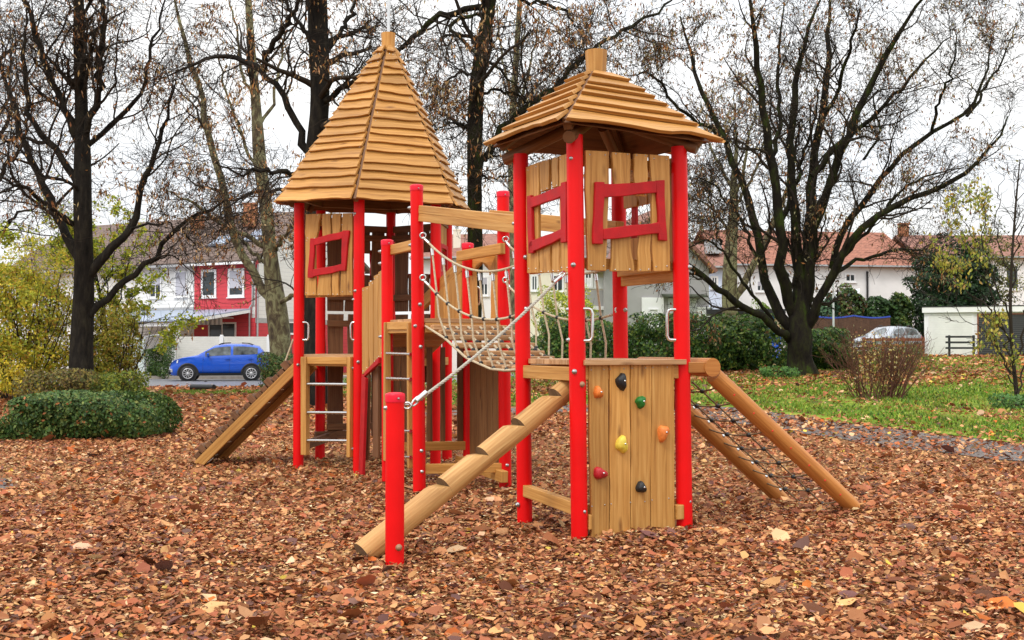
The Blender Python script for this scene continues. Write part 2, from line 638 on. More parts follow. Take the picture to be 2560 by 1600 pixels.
M['paving'] = noisy('paving', [(.3, (.24, .22, .19)), (.7, (.36, .34, .3))], 4, .7, .3, .01)
# ------------------------------------------------------------------ ground
def sheet(name, xs, ys, lift, mat, kind="structure", keep=None):
    X, Y = np.meshgrid(np.asarray(xs, float), np.asarray(ys, float))
    Z = gz(X, Y) + lift
    co = np.stack([X.ravel(), Y.ravel(), Z.ravel()], 1)
    ny, nx = X.shape
    i = np.arange((ny - 1) * (nx - 1))
    r, c = i // (nx - 1), i % (nx - 1)
    f = np.stack([r * nx + c, r * nx + c + 1, (r + 1) * nx + c + 1, (r + 1) * nx + c], 1)
    o = npmesh(name, co, f, mat, smooth=True)
    o["kind"] = kind
    return o


def strip(name, pts, w, lift, mat):
    """band of width w along ground points"""
    co, fs = [], []
    pts = [Vector((p[0], p[1], 0)) for p in pts]
    fine = []
    for a, c in zip(pts[:-1], pts[1:]):
        n = max(2, int((c - a).length / .4))
        fine += [a.lerp(c, k / n) for k in range(n)]
    fine.append(pts[-1])
    for i, p in enumerate(fine):
        t = fine[min(i + 1, len(fine) - 1)] - fine[max(0, i - 1)]
        s = Vector((-t.y, t.x, 0)).normalized()
        for k in range(6):
            e = (k / 5 - .5) * w
            if k in (0, 5):
                e *= 1 + .12 * math.sin(i * 1.7 + k) + .08 * math.sin(i * .6)
            q = p + s * e
            co.append((q.x, q.y, g1(q.x, q.y) + lift))
    n = len(fine)
    fs = [(i * 6 + k, i * 6 + k + 1, (i + 1) * 6 + k + 1, (i + 1) * 6 + k) for i in range(n - 1) for k in range(5)]
    o = npmesh(name, np.array(co), np.array(fs), mat, smooth=True)
    o["kind"] = "structure"
    return o


gx = np.concatenate([[-900, -300, -120], np.arange(-60, -12, 4), np.arange(-12, 14, .25), np.arange(14, 62, 4), [120, 300, 900]])
gy = np.concatenate([[-40, -10], np.arange(0, 16, .25), np.arange(16, 40, .8), np.arange(40, 90, 3), [120, 300, 700, 1500]])
sheet("ground", gx, gy, 0, M['ground'])
PATH = [(13.5, 10.5), (8.2, 14.2), (6.2, 16.6), (5.2, 18.6), (4.2, 21.2), (3.0, 23.2), (.8, 24.4), (-2.0, 25.0)]


def dist_path(x, y, pts):
    x, y = np.asarray(x, float), np.asarray(y, float)
    d = np.full(x.shape, 1e9)
    for (a, b), (c, e) in zip(pts[:-1], pts[1:]):
        vx, vy = c - a, e - b
        t = np.clip(((x - a) * vx + (y - b) * vy) / (vx * vx + vy * vy), 0, 1)
        d = np.minimum(d, np.hypot(x - a - t * vx, y - b - t * vy))
    return d


def lawn_edge(x):
    """how far away (Y) the lawn begins at x"""
    return np.interp(x, [-6, -2, .8, 3.2, 4.6, 5.6, 6.8, 9, 13], [36, 27, 25.6, 24.4, 22.0, 19.6, 17.4, 15.0, 12.5])


# lawn behind the path
lx = np.arange(-6, 40.1, .5)
lco, lfs = [], []
nyl = 60
for x in lx:
    y0 = float(lawn_edge(x)) + .25 * math.sin(x * 3.1)
    for k in range(nyl):
        y = y0 + (62 - y0) * (k / (nyl - 1)) ** 1.6
        lco.append((x, y, g1(x, y) + .012))
lfs = [(i * nyl + k, (i + 1) * nyl + k, (i + 1) * nyl + k + 1, i * nyl + k + 1) for i in range(len(lx) - 1) for k in range(nyl - 1)]
o = npmesh("lawn", np.array(lco), np.array(lfs), M['lawn'], smooth=True)
o["kind"] = "structure"
strip("path", PATH, 1.7, .010, M['pathgrit'])
strip("path", [(-11, 8.2), (-7.4, 11.2), (-5.9, 12.4), (-7.2, 14.2), (-11, 15.5)], .95, .010, M['pathgrit'])
sheet("road", np.arange(-60, 3, 1.5), np.arange(42.6, 52.6, .6), .012, M['asphalt'])
b = MB()
b.box((-27, 53.6, .065), 56, 2.0, .13)
b.box((-27, 52.52, .07), 56, .15, .16)
o = b.build("pavement", M['paving'])
o["kind"] = "structure"
# grassy verge strip in front of the road
strip("verge", [(-15.5, 37.5), (-12.5, 37.2), (-9.5, 37.4), (-7.5, 38)], 2.4, .014, M['lawn'])
# ------------------------------------------------------------------ houses
M['white_side'] = lined('white_cladding', (.78, .78, .76), (.50, .50, .49), .21, .05)
M['red_side'] = lined('red_cladding', (.58, .045, .06), (.28, .02, .03), .21, .06)
M['white_wall'] = plain('white_render', (.80, .80, .79), .85, var=.04, scale=1.2)
M['cream_wall'] = plain('cream_render', (.80, .74, .60), .85, var=.04, scale=1.2)
M['grey_wall'] = plain('grey_render', (.36, .35, .34), .9, var=.06, scale=1.0)
M['blue_wall'] = plain('pale_blue_render', (.62, .70, .86), .85, var=.04)
M['tile_dark'] = lined('weathered_roof_tiles', (.155, .105, .085), (.055, .038, .03), .32, .16, .85, .9, 'Y', True)
M['tile_red'] = lined('red_roof_tiles', (.27, .125, .09), (.13, .05, .035), .32, .13, .85, .9, 'Y', True)
M['tile_orange'] = lined('orange_roof_tiles', (.30, .12, .075), (.16, .05, .03), .32, .13, .85, .9, 'Y', True)
M['brick'] = lined('chimney_brick', (.52, .21, .10), (.40, .20, .12), .10, .1, .9, .4)
M['glass'] = plain('window_glass', (.035, .045, .05), .08, var=.3, scale=1.5)
M['shutter'] = lined('roller_shutter', (.50, .50, .56), (.36, .36, .41), .06, .1)
M['frame_white'] = plain('white_window_frame', (.82, .82, .82), .4)
M['gutter'] = plain('zinc_gutter', (.42, .43, .44), .4, metal=.3)
M['polyroof'] = plain('bluish_sheet_roof', (.30, .36, .46), .35, var=.05, scale=1)
M['dark'] = plain('dark_paint', (.02, .02, .022), .5)
M['concrete'] = lined('moulded_concrete_panel', (.84, .82, .75), (.60, .58, .51), .085, .1, .8, .8)
M['garage_white'] = lined('white_garage_door', (.80, .80, .77), (.58, .58, .56), .125, .05, .5)
M['garage_dark'] = lined('dark_ribbed_door', (.030, .030, .035), (.16, .16, .17), .10, .14, .5)
M['brownfence'] = wood('brown_fence_board', (.045, .02, .012), (.09, .042, .024), (.14, .07, .04))
M['rustrail'] = wood('red_brown_rail', (.16, .045, .02), (.24, .075, .035), (.30, .11, .05))
M['bluetrim'] = plain('blue_trim', (.03, .07, .42), .5)


class Wall:
    """a straight wall from ground point a to c; local u in metres along it, outward normal to the camera"""

    def __init__(s, a, c):
        s.a, s.c = Vector((a[0], a[1], 0)), Vector((c[0], c[1], 0))
        s.e = (s.c - s.a).normalized()
        s.L = (s.c - s.a).length
        n = Vector((s.e.y, -s.e.x, 0))
        if n.dot(s.a) > 0:
            n = -n
        s.n = n

    def pt(s, u, z, off=0.0):
        p = s.a + s.e * u + s.n * off
        return Vector((p.x, p.y, z))

    def u(s, px):
        """u whose plan position projects to pixel column px"""
        k = (px - 1280) / FPX
        # (a.x+e.x u) = k (a.y+e.y u)
        return (k * s.a.y - s.a.x) / (s.e.x - k * s.e.y)

    def z(s, px, py):
        y = (s.a + s.e * s.u(px)).y
        return P(px, py, y).z

    def slab(s, b, u0, u1, z0, z1, off, t, mi=0):
        p = [s.pt(u0, z0, off), s.pt(u1, z0, off), s.pt(u1, z1, off), s.pt(u0, z1, off)]
        q = [k + s.n * t for k in p]
        uv = [(u0, z0), (u1, z0), (u1, z1), (u0, z1)]
        b.add(p + q, [(3, 2, 1, 0), (4, 5, 6, 7), (0, 1, 5, 4), (1, 2, 6, 5), (2, 3, 7, 6), (3, 0, 4, 7)],
              [uv[::-1], uv] + [[(u0, z0), (u0 + .1, z0), (u0 + .1, z0 + .1), (u0, z0 + .1)]] * 4, mi)


def window(w, parent, x0, y0, x1, y1, shutter=0.0, fr=.09, frame=None, mull=True, proud=.05, glass='glass'):
    """window seen between two pixel corners: frame, sill, pane, sometimes a half-lowered roller shutter"""
    u0, u1 = sorted((w.u(x0), w.u(x1)))
    xm = (x0 + x1) / 2
    z1, z0 = w.z(xm, y0), w.z(xm, y1)
    b = MB()
    w.slab(b, u0, u0 + fr, z0, z1, 0.003, proud)
    w.slab(b, u1 - fr, u1, z0, z1, 0.003, proud)
    w.slab(b, u0 + fr, u1 - fr, z0, z0 + fr, 0.003, proud)
    w.slab(b, u0 + fr, u1 - fr, z1 - fr, z1, 0.003, proud)
    if mull:
        um = (u0 + u1) / 2
        w.slab(b, um - .03, um + .03, z0 + fr, z1 - fr, 0.004, proud * .7)
    o = b.build("window", M[frame or 'frame_white'], parent)
    b = MB()
    w.slab(b, u0 + fr, u1 - fr, z0 + fr, z1 - fr, .004, .012)
    b.build("pane", M[glass], o)
    b = MB()
    w.slab(b, u0 - .05, u1 + .05, z0 - .05, z0 - .003, .003, .10)
    b.build("sill", M['frame_white'], o)
    if shutter:
        b = MB()
        w.slab(b, u0 + fr + .002, u1 - fr - .002, z1 - fr - (z1 - z0 - 2 * fr) * shutter, z1 - fr - .002, .018, .025)
        b.build("shutter", M['shutter'], o)
    return o


def roofslab(b, p0, p1, p2, p3, t=.16, mi=0):
    """roof plane p0-p1 eave, p2-p3 ridge, UV in metres"""
    p = [Vector(k) for k in (p0, p1, p2, p3)]
    n = (p[1] - p[0]).cross(p[3] - p[0]).normalized()
    if n.z < 0:
        n = -n
    ex = (p[1] - p[0]).normalized()
    ey = (p[3] - p[0]) - ex * (p[3] - p[0]).dot(ex)
    ey.normalize()
    uv = [((k - p[0]).dot(ex), (k - p[0]).dot(ey)) for k in p]
    q = [k - n * t for k in p]
    b.add(p + q, [(0, 1, 2, 3), (7, 6, 5, 4), (0, 4, 5, 1), (1, 5, 6, 2), (2, 6, 7, 3), (3, 7, 4, 0)],
          [uv, uv[::-1]] + [[(0, 0), (.1, 0), (.1, .05), (0, .05)]] * 4, mi)


def chimney(parent, px, pytop, pybot, Y, wpx, m='brick', pot=False):
    c0, c1 = P(px, pybot, Y), P(px, pytop, Y)
    w = wpx * Y / FPX
    b = MB()
    b.box((c0.x, Y + w * .5, (c0.z + c1.z) / 2), w, w * .9, c1.z - c0.z, 0)
    b.box((c0.x, Y + w * .5, c1.z + .04), w * 1.12, w * 1.02, .08, 0)
    o = b.build("chimney", M[m], parent)
    if pot:
        b = MB()
        b.lathe((c0.x, Y + w * .5, c1.z + .08), [(.1, 0), (.09, .25), (.16, .27), (.14, .34)], 8)
        b.build("chimney_pot", M['gutter'], o)
    return o


# --- the terrace on the left: a red end house and its white neighbour
Q0 = Vector((-13.2, 58.3, 0))
F_ = Vector((-.878, .479, 0))
G_ = Vector((.479, .878, 0))
EAVE, RIDGE, DEP = 6.05, 9.05, 9.5


def fpt(t, z, g=0.0):
    p = Q0 + F_ * t + G_ * g
    return Vector((p.x, p.y, z))


def terrace(t0, t1, label, red):
    h = thing("row_house", label, "house", tuple(Q0 + F_ * t0))
    wl_ = Wall(tuple(Q0 + F_ * t0)[:2], tuple(Q0 + F_ * t1)[:2])
    b = MB()
    back = .25
    wl_.slab(b, 0.0, wl_.L, 3.55 if red else .0, EAVE, -back, back)
    b.build("wall", M['red_side'] if red else M['white_side'], h)
    if red:
        b = MB()
        wl_.slab(b, 0.0, wl_.L, 0, 3.547, -back, back)
        b.build("wall", M['red_side'], h)
    rb2 = MB()
    tA, tB = (t0 - .25 if red else t0 + .01), (t1 if red else t1 + .2)
    roofslab(rb2, fpt(tB, EAVE - .12, -.45), fpt(tA, EAVE - .12, -.45), fpt(tA, RIDGE, DEP / 2), fpt(tB, RIDGE, DEP / 2))
    roofslab(rb2, fpt(tA, EAVE - .12, DEP + .45), fpt(tB, EAVE - .12, DEP + .45), fpt(tB, RIDGE, DEP / 2 + .004), fpt(tA, RIDGE, DEP / 2 + .004))
    ro = rb2.build("roof", M['tile_dark'], h)
    b = MB()
    b.beam(fpt(tA, EAVE - .25, -.52), fpt(tB, EAVE - .25, -.52), .14, .12)
    b.build("gutter", M['frame_white'] if red else M['gutter'], h)
    return h, wl_, ro


h1, w1, ro1 = terrace(0, 4.23, "red clad end terrace house with white side wall and brick chimney", True)
# gable end
gw = Wall(tuple(Q0)[:2], tuple(Q0 + G_ * DEP)[:2])
b = MB()


def gable(b, w, z0, ze, zr, off=-.25, t=.25):
    L = w.L
    pts = [(0, z0), (L, z0), (L, ze), (L / 2, zr), (0, ze)]
    p = [w.pt(u, z, off) for u, z in pts]
    q = [k + w.n * t for k in p]
    fs = [tuple(range(5))[::-1], tuple(range(5, 10))]
    uv = [list(pts)[::-1], list(pts)]
    for k in range(5):
        k2 = (k + 1) % 5
        fs.append((k, k2, 5 + k2, 5 + k))
        uv.append([(0, 0), (.1, 0), (.1, .1), (0, .1)])
    b.add(p + q, fs, uv)


gable(b, gw, 2.98, EAVE - .15, RIDGE - .16, -.253, .25)
b.build("side_wall", M['white_side'], h1)
b = MB()
gw.slab(b, 0.003, gw.L, 2.72, 2.977, -.25, .26)
b.build("cornice", M['gutter'], h1)
b = MB()
gw.slab(b, 0.003, gw.L, 0, 2.717, -.25, .247)
b.build("side_wall", M['red_side'], h1)
window(w1, h1, 503, 674, 541, 744, 0.0, .13, mull=False)
window(w1, h1, 570, 671, 611, 743, .72, .13, mull=False)
window(w1, h1, 522, 806, 591, 845, 0.0, .08)
window(gw, h1, 712, 805, 760, 835, 0, .06)
b = MB()
for px in (628, 636):
    u = .12
b.tube([gw.pt(.10, 5.75, .06), gw.pt(.10, .2, .06)], .05, 8)
b.tube([w1.pt(.14, 5.75, .06), w1.pt(.14, 3.7, .07), w1.pt(.3, 3.5, .1), w1.pt(.3, .2, .1)], .045, 8)
b.build_each("downpipe", M['gutter'], h1)
chimney(ro1, 622, 510, 566, 62.0, 30)
b = MB()
for x_, y_, w_, h_ in ((549, 585, 1.1, 1.2), (636, 572, 1.0, 1.3)):
    c = P(x_, y_, 60.6 if x_ > 600 else 61.3)
    rn_ = (fpt(0, EAVE) - fpt(1, EAVE)).cross(fpt(0, RIDGE, DEP / 2) - fpt(0, EAVE, 0)).normalized()
    if rn_.z < 0:
        rn_ = -rn_
    # put it on the roof plane
    base = fpt(0, EAVE - .12, -.45)
    c = c - rn_ * (c - base).dot(rn_)
    up = (fpt(0, RIDGE, DEP / 2) - fpt(0, EAVE - .12, -.45)).normalized()
    b.plank(c - F_ * w_ / 2 - up * h_ / 2, c - F_ * w_ / 2 + up * h_ / 2, c + F_ * w_ / 2 - up * h_ / 2, c + F_ * w_ / 2 + up * h_ / 2, rn_, .09)
b.build_each("skylight", M['polyroof'], ro1)
b = MB()
ap = []
for k in range(15):       # scalloped valance of the awning
    u0 = w1.u(586) + (w1.u(506) - w1.u(586)) * k / 15
    u1 = w1.u(586) + (w1.u(506) - w1.u(586)) * (k + 1) / 15
    w1.slab(b, u0, u1 - .02, 2.62, 2.95, .9, .02, k % 2)
w1.slab(b, w1.u(586), w1.u(506), 2.953, 3.02, .05, .9, 0)
b.build("awning", [M['white_wall'], M['gutter']], h1)
h2, w2, ro2 = terrace(4.24, 10.5, "white clad terrace house with roller shutters left of the red one", False)
window(w2, h2, 374, 682, 404, 745, .5, .09)
window(w2, h2, 437, 677, 468, 743, .98, .09)
window(w2, h2, 315, 716, 336, 745, 0, .08)
chimney(ro2, 491, 540, 571, 63.5, 27)
b = MB()
w2.slab(b, 0, w2.L, 3.35, 3.6, .003, .03)
b.build("band", M['gutter'], h2)
h3, w3, ro3 = terrace(10.52, 19, "pale terrace house half hidden behind the yellow shrubs", False)
window(w3, h3, 200, 700, 228, 750, 0, .09)

# --- carport in front of the white house
cpt = thing("carport", "white timber carport with bluish sheet roof beside the fence", "carport", tuple(fpt(2, 0, -5)))
b = MB()
roofslab(b, fpt(8.5, 2.74, -5.2), fpt(.25, 2.74, -5.2), fpt(.25, 3.46, -.05), fpt(8.5, 3.46, -.05), .05)
b.build("roof", M['polyroof'], cpt)
for t in (.3, 3.0, 5.8, 8.4):
    b = MB()
    b.beam(fpt(t, 2.62, -5.25), fpt(t, 3.34, -.1), .10, .18)
    b.build("rafter", M['frame_white'], cpt)
b = MB()
b.beam(fpt(.2, 2.56, -5.0), fpt(8.5, 2.56, -5.0), .12, .16)
b.build("beam", M['frame_white'], cpt)
for t in (.35, 4.6, 8.3):
    b = MB()
    b.beam(fpt(t, 0, -5.0), fpt(t, 2.478, -5.0), .14, .14, up=(0, 1, 0))
    b.beam(fpt(t + .1, 1.85, -5.0), fpt(t + .75, 2.5, -5.0), .09, .09)
    b.build("post", M['frame_white'], cpt)

# --- moulded concrete fence, gate, trellis
fw = Wall(P(436, 900, 54.0)[:2], P(672, 900, 54.0)[:2])
fe = thing("garden_fence", "white moulded concrete panel fence behind the blue car", "fence", (fw.a.x, fw.a.y, 0))
for k in range(2):
    b = MB()
    fw.slab(b, fw.L * k / 2 + .1, fw.L * (k + 1) / 2 - .1, .05, 1.98, -.03, .06)
    b.build("fence_panel", M['concrete'], fe)
for k in range(3):
    b = MB()
    u = fw.L * k / 2
    fw.slab(b, u - .09, u + .09, 0, 2.0, -.08, .17)
    fw.slab(b, u - .06, u + .06, 2.003, 2.07, -.05, .12)
    b.build("fence_post", M['white_wall'], fe)
gt = thing("garden_gate", "pale grey panelled garden gate beside the green bush", "gate", tuple(P(345, 950, 53.5)))
gwl = Wall(P(322, 900, 53.6)[:2], P(361, 900, 53.6)[:2])
b = MB()
for k in range(6):
    gwl.slab(b, 0, gwl.L, .08 + k * .31, .08 + k * .31 + .295, 0, .05)
b.build("panel", plain('pale_gate', (.62, .70, .68), .45), gt)
b = MB()
gwl.slab(b, gwl.L + .005, gwl.L + .08, 0, 2.0, -.02, .09)
gwl.slab(b, -.08, -.005, 0, 2.0, -.02, .09)
b.build_each("gate_post", M['gutter'], gt)
b = MB()
gwl.slab(b, .05, .14, .9, 1.35, .053, .03)
b.build("lock_plate", M['dark'], gt)
tl = thing("trellis", "grey arched lattice trellis above the green bush", "trellis", tuple(P(392, 860, 53.9)))
b = MB()
c = P(393, 862, 53.9)
for s in (-1, 1):
    for k in range(-7, 8):
        x0 = c.x + k * .13
        b.beam((max(c.x - .85, min(c.x + .85, x0 - s * .3)), 53.9 + .01 * s, 1.4), (max(c.x - .85, min(c.x + .85, x0 + s * .3)), 53.9 + .01 * s, 1.95), .02, .012)
b.tube([(c.x + 1.0 * math.cos(a), 53.9, 1.45 + .6 * math.sin(a)) for a in np.linspace(0, math.pi, 17)], .03, 6)
b.build("lattice", M['gutter'], tl)

# --- middle houses
def simple_house(name, label, pxa, pxb, Ya, Yb, pe, pr, depth, wall_m, tile_m, base=None, ridge_in=None, over=.3):
    """long side towards the camera: eave and ridge heights read at pixels"""
    a, c = P(pxa, 864, Ya), P(pxb, 864, Yb)
    w = Wall(a[:2], c[:2])
    h = thing(name, label, "house", (a.x, a.y, 0))
    ze = P((pxa + pxb) / 2, pe, (Ya + Yb) / 2).z
    bk = -w.n * depth
    b = MB()
    w.slab(b, 0, w.L, -.5, ze, -.25, .25)
    b.prism([w.pt(0, -.5) + bk * .03, w.pt(0, ze - .1) + bk * .03, w.pt(0, ze - .1) + bk, w.pt(0, -.5) + bk], w.e, .2)
    b.prism([w.pt(w.L, -.5) + bk * .03, w.pt(w.L, ze - .1) + bk * .03, w.pt(w.L, ze - .1) + bk, w.pt(w.L, -.5) + bk], -w.e, .2)
    b.build("wall", M[wall_m], h)
    zr = P((pxa + pxb) / 2, pr, (Ya + Yb) / 2 + depth / 2).z
    b = MB()
    f = w.n * .4
    roofslab(b, w.pt(-over, ze - .05) + f, w.pt(w.L + over, ze - .05) + f, w.pt(w.L + over, zr) + bk / 2, w.pt(-over, zr) + bk / 2)
    roofslab(b, w.pt(w.L + over, ze - .05) + bk - f, w.pt(-over, ze - .05) + bk - f, w.pt(-over, zr) + bk / 2, w.pt(w.L + over, zr) + bk / 2)
    ro = b.build("roof", M[tile_m], h)
    b = MB()
    b.beam(w.pt(-over, ze - .1) + f * 1.15, w.pt(w.L + over, ze - .1) + f * 1.15, .12, .11)
    b.build("gutter", M['gutter'], h)
    return h, w, ro


hA, wA, rA = simple_house("white_house", "white house with reddish roof seen between the two towers", 1040, 1285, 67, 66, 640, 585, 9, 'white_wall', 'tile_red')
chimney(rA, 1142, 576, 625, 68, 18, 'cream_wall', True)
window(wA, hA, 1200, 690, 1222, 740, .4, .1)
window(wA, hA, 1110, 690, 1135, 735, 0, .1)
hB, wB, rB = simple_house("cream_house", "cream and white house behind the yellow green bush", 1292, 1545, 61.5, 60.8, 640, 590, 8, 'cream_wall', 'tile_dark')
b = MB()
wB.slab(b, wB.u(1438), wB.L, wB.z(1480, 722), 5.2, .003, .06)
b.build("wall", M['white_wall'], hB)
b = MB()
wB.slab(b, wB.u(1438), wB.L, .2, wB.z(1480, 726), .003, .09)
b.build("plinth", M['grey_wall'], hB)
window(wB, hB, 1327, 687, 1346, 728, 0, .1)
window(wB, hB, 1378, 686, 1410, 730, 0, .1)
window(wB, hB, 1460, 680, 1483, 720, 0, .12, proud=.12)
window(wB, hB, 1520, 684, 1542, 716, 0, .12, proud=.12)
b = MB()
wB.slab(b, wB.u(1440), wB.L, wB.z(1480, 775), wB.z(1480, 766), .1, .12)
b.build("ledge", M['frame_white'], hB)
# grey gable house
gh = thing("grey_house", "grey rendered gable house with white door surround and small canopy", "house", tuple(P(1650, 864, 60)))
ga, gc = P(1512, 864, 59.5), P(1773, 864, 60.5)
wG = Wall(ga[:2], gc[:2])
zeG, zrG = P(1773, 660, 60.5).z, P(1645, 520, 60).z
b = MB()
gable(b, wG, -.3, zeG - .2, zrG - .25)
bk = -wG.n * 9
b.prism([wG.pt(wG.L, -.3) + bk * .03, wG.pt(wG.L, zeG - .2) + bk * .03, wG.pt(wG.L, zeG - .2) + bk, wG.pt(wG.L, -.3) + bk], -wG.e, .25)
b.build("wall", M['grey_wall'], gh)
b = MB()
f = wG.n * .45
slp = (zrG - zeG) / (wG.L / 2)
roofslab(b, wG.pt(wG.L + .35, zeG - .35 * slp) + f, wG.pt(wG.L + .35, zeG - .35 * slp) + bk, wG.pt(wG.L / 2, zrG) + bk, wG.pt(wG.L / 2, zrG) + f, .2)
roofslab(b, wG.pt(-.35, zeG - .35 * slp) + bk, wG.pt(-.35, zeG - .35 * slp) + f, wG.pt(wG.L / 2 - .004, zrG) + f, wG.pt(wG.L / 2 - .004, zrG) + bk, .2)
b.build("roof", M['tile_red'], gh)
b = MB()
wG.slab(b, wG.u(1604), wG.u(1658), .3, wG.z(1630, 744), .003, .10)
b.build("porch_wall", M['white_wall'], gh)
window(wG, gh, 1620, 772, 1645, 800, 0, .06, proud=.16)
b = MB()
c0, c1 = wG.u(1654), wG.u(1757)
zc = wG.z(1700, 739)
b.plank(wG.pt(c0, zc, .005), wG.pt(c0, zc - .12, .9), wG.pt(c1, zc, .005), wG.pt(c1, zc - .12, .9), (0, 0, 1), .09, 1)
b.build("canopy", plain('mossy_canopy', (.06, .07, .045), .8), gh)
b = MB()
wG.slab(b, wG.u(1670), wG.u(1740), .3, zc - .15, .003, .12)
b.build("door_surround", plain('pale_render', (.60, .60, .62), .8), gh)
b = MB()
wG.slab(b, wG.u(1740.5), wG.u(1774), .3, wG.z(1757, 768), .003, .2)
b.build("plinth", M['white_wall'], gh)
cu = bpy.data.curves.new("house_number", 'FONT')
cu.body = "15"
cu.size = .62
cu.extrude = .012
cu.materials.append(M['dark'])
nu0 = bpy.data.objects.new("house_number_text", cu)
COL.objects.link(nu0)
me_ = bpy.data.meshes.new_from_object(nu0.evaluated_get(bpy.context.evaluated_depsgraph_get()))
bpy.data.objects.remove(nu0)
nu = bpy.data.objects.new("house_number", me_)
COL.objects.link(nu)
pn = wG.pt(wG.u(1756.5), wG.z(1757, 785), .205)
nu.matrix_world = Matrix.Translation(pn) @ Matrix(((wG.e.x, 0, wG.n.x, 0), (wG.e.y, 0, wG.n.y, 0), (0, 1, 0, 0), (0, 0, 0, 1)))
_mw = nu.matrix_world.copy()
nu.parent = gh
nu.matrix_parent_inverse = Matrix.Translation(gh.location).inverted()
nu.matrix_basis = _mw

hC, wC, rC = simple_house("blue_house", "pale blue house with red tiles behind the mottled tree", 1770, 1818, 70, 70, 664, 610, 9, 'blue_wall', 'tile_red')
window(wC, hC, 1777, 690, 1796, 722, 0, .12)
b = MB()
c = P(1782, 618, 72)
b.box((c.x, c.y, c.z), .9, 1.2, .9)
b.build("skylight", M['gutter'], rC)
hD, wD, rD = simple_house("white_house", "long white house with orange red roof behind the big tree", 1820, 2290, 74, 76, 661, 578, 10, 'white_wall', 'tile_orange')
window(wD, hD, 2112, 683, 2140, 706, 0, .12)
window(wD, hD, 1890, 700, 1915, 730, .5, .12)
b = MB()
b.tube([wD.pt(wD.u(2168), 6.5, .08), wD.pt(wD.u(2168), .8, .08)], .07, 8)
b.build("downpipe", M['dark'], hD)
chimney(rD, 2262, 560, 590, 80, 22, 'brick')
hE, wE, rE = simple_house("white_house", "white house with pinkish tiled roof above the garages", 2312, 2700, 78, 78, 640, 588, 10, 'white_wall', 'tile_red')
window(wE, hE, 2512, 660, 2550, 725, 0, .15)
# glasshouse
gl = thing("conservatory", "white framed lean-to conservatory on the long white house", "conservatory", tuple(P(2100, 800, 71)))
b = MB()
for k in range(8):
    f0 = k / 7
    a = P(2052 + 90 * f0, 760 - 4 * f0, 70)
    t_ = P(2070 + 78 * f0, 735 - 12 * f0, 73.5)
    b.beam(a, t_, .08, .08)
    b.beam(a, (a.x, a.y, .8), .08, .08, up=(0, 1, 0))
b.beam(P(2052, 760, 70), P(2142, 756, 70), .1, .1)
b.beam(P(2070, 735, 73.5), P(2148, 723, 73.5), .1, .1)
b.build("frame", M['frame_white'], gl)
b = MB()
b.plank(P(2052, 759, 70.05), P(2070, 734, 73.5), P(2142, 755, 70.05), P(2148, 722, 73.5), (0, 0, 1), .01)
b.build("glazing", plain('pale_glass', (.62, .66, .68), .1), gl)

# --- garages
ga_ = thing("garage", "flat roofed double garage with one white and one dark ribbed door", "garage", tuple(P(2440, 885, 60)))
wg = Wall(P(2311, 864, 60)[:2], P(2640, 864, 57.2)[:2])
zt = wg.z(2380, 768)
b = MB()
wg.slab(b, 0, wg.L, .6, zt - .28, -.3, .3)
b.prism([wg.pt(0, .6) - wg.n * .3, wg.pt(0, zt - .2) - wg.n * .3, wg.pt(0, zt - .2) - wg.n * 6, wg.pt(0, .6) - wg.n * 6], wg.e, .2)
b.build("wall", M['white_wall'], ga_)
b = MB()
b.prism([wg.pt(-.08, zt - .277, .18), wg.pt(wg.L, zt - .277, .18), wg.pt(wg.L, zt - .277, -6), wg.pt(-.08, zt - .277, -6)], (0, 0, 1), .28)
b.build("roof", M['white_wall'], ga_)
b = MB()
b.prism([wg.pt(-.1, zt + .006, .2), wg.pt(wg.L, zt + .006, .2), wg.pt(wg.L, zt + .006, -6), wg.pt(-.1, zt + .006, -6)], (0, 0, 1), .05)
b.build("roof_felt", M['dark'], ga_)
for x0, x1, m in ((2322, 2431, 'garage_white'), (2447, 2590, 'garage_dark')):
    b = MB()
    wg.slab(b, wg.u(x0), wg.u(x1), .7, zt - .42, .003, .03)
    b.build("garage_door", M[m], ga_)
    b = MB()
    wg.slab(b, wg.u(x0) - .07, wg.u(x0) - .003, .7, zt - .35, .003, .05)
    wg.slab(b, wg.u(x1) + .003, wg.u(x1) + .07, .7, zt - .35, .003, .05)
    wg.slab(b, wg.u(x0), wg.u(x1), zt - .417, zt - .35, .003, .05)
    b.build("door_frame", M['frame_white'] if 'white' in m else M['rustrail'], ga_)
# rail in front of the white door
rl = thing("rail_fence", "short dark three rail fence in front of the white garage door", "fence", tuple(P(2400, 885, 57)))
zb_ = P(2400, 884, 57).z
b = MB()
for k in range(3):
    b.beam(P(2364, 842 + k * 14, 57), P(2437, 842 + k * 14, 57), .05, .10)
b.build_each("rail", M['dark'], rl)
for px in (2373, 2434):
    b = MB()
    t_ = P(px, 838, 57.1)
    b.beam((t_.x, 57.1, zb_ - .2), t_, .09, .09, up=(0, 1, 0))
    b.build("fence_post", M['dark'], rl)
rl = thing("rail_fence", "low red brown two rail fence in front of the silver car", "fence", tuple(P(2230, 880, 52)))
for y in (849, 864):
    b = MB()
    b.beam(P(2155, y, 52), P(2312, y, 52), .05, .13)
    b.build("rail", M['rustrail'], rl)
for px in (2160, 2208, 2258, 2308):
    b = MB()
    t_ = P(px, 843, 52.1)
    b.beam((t_.x, 52.1, g1(t_.x, 52) - .2), t_, .1, .1, up=(0, 1, 0))
    b.build("fence_post", M['rustrail'], rl)
bf = thing("board_fence", "dark brown board fence with wavy blue top edge", "fence", tuple(P(2130, 850, 63)))
wb = Wall(P(2030, 864, 63)[:2], P(2226, 864, 63)[:2])
b, tb = MB(), MB()
nbd = 34
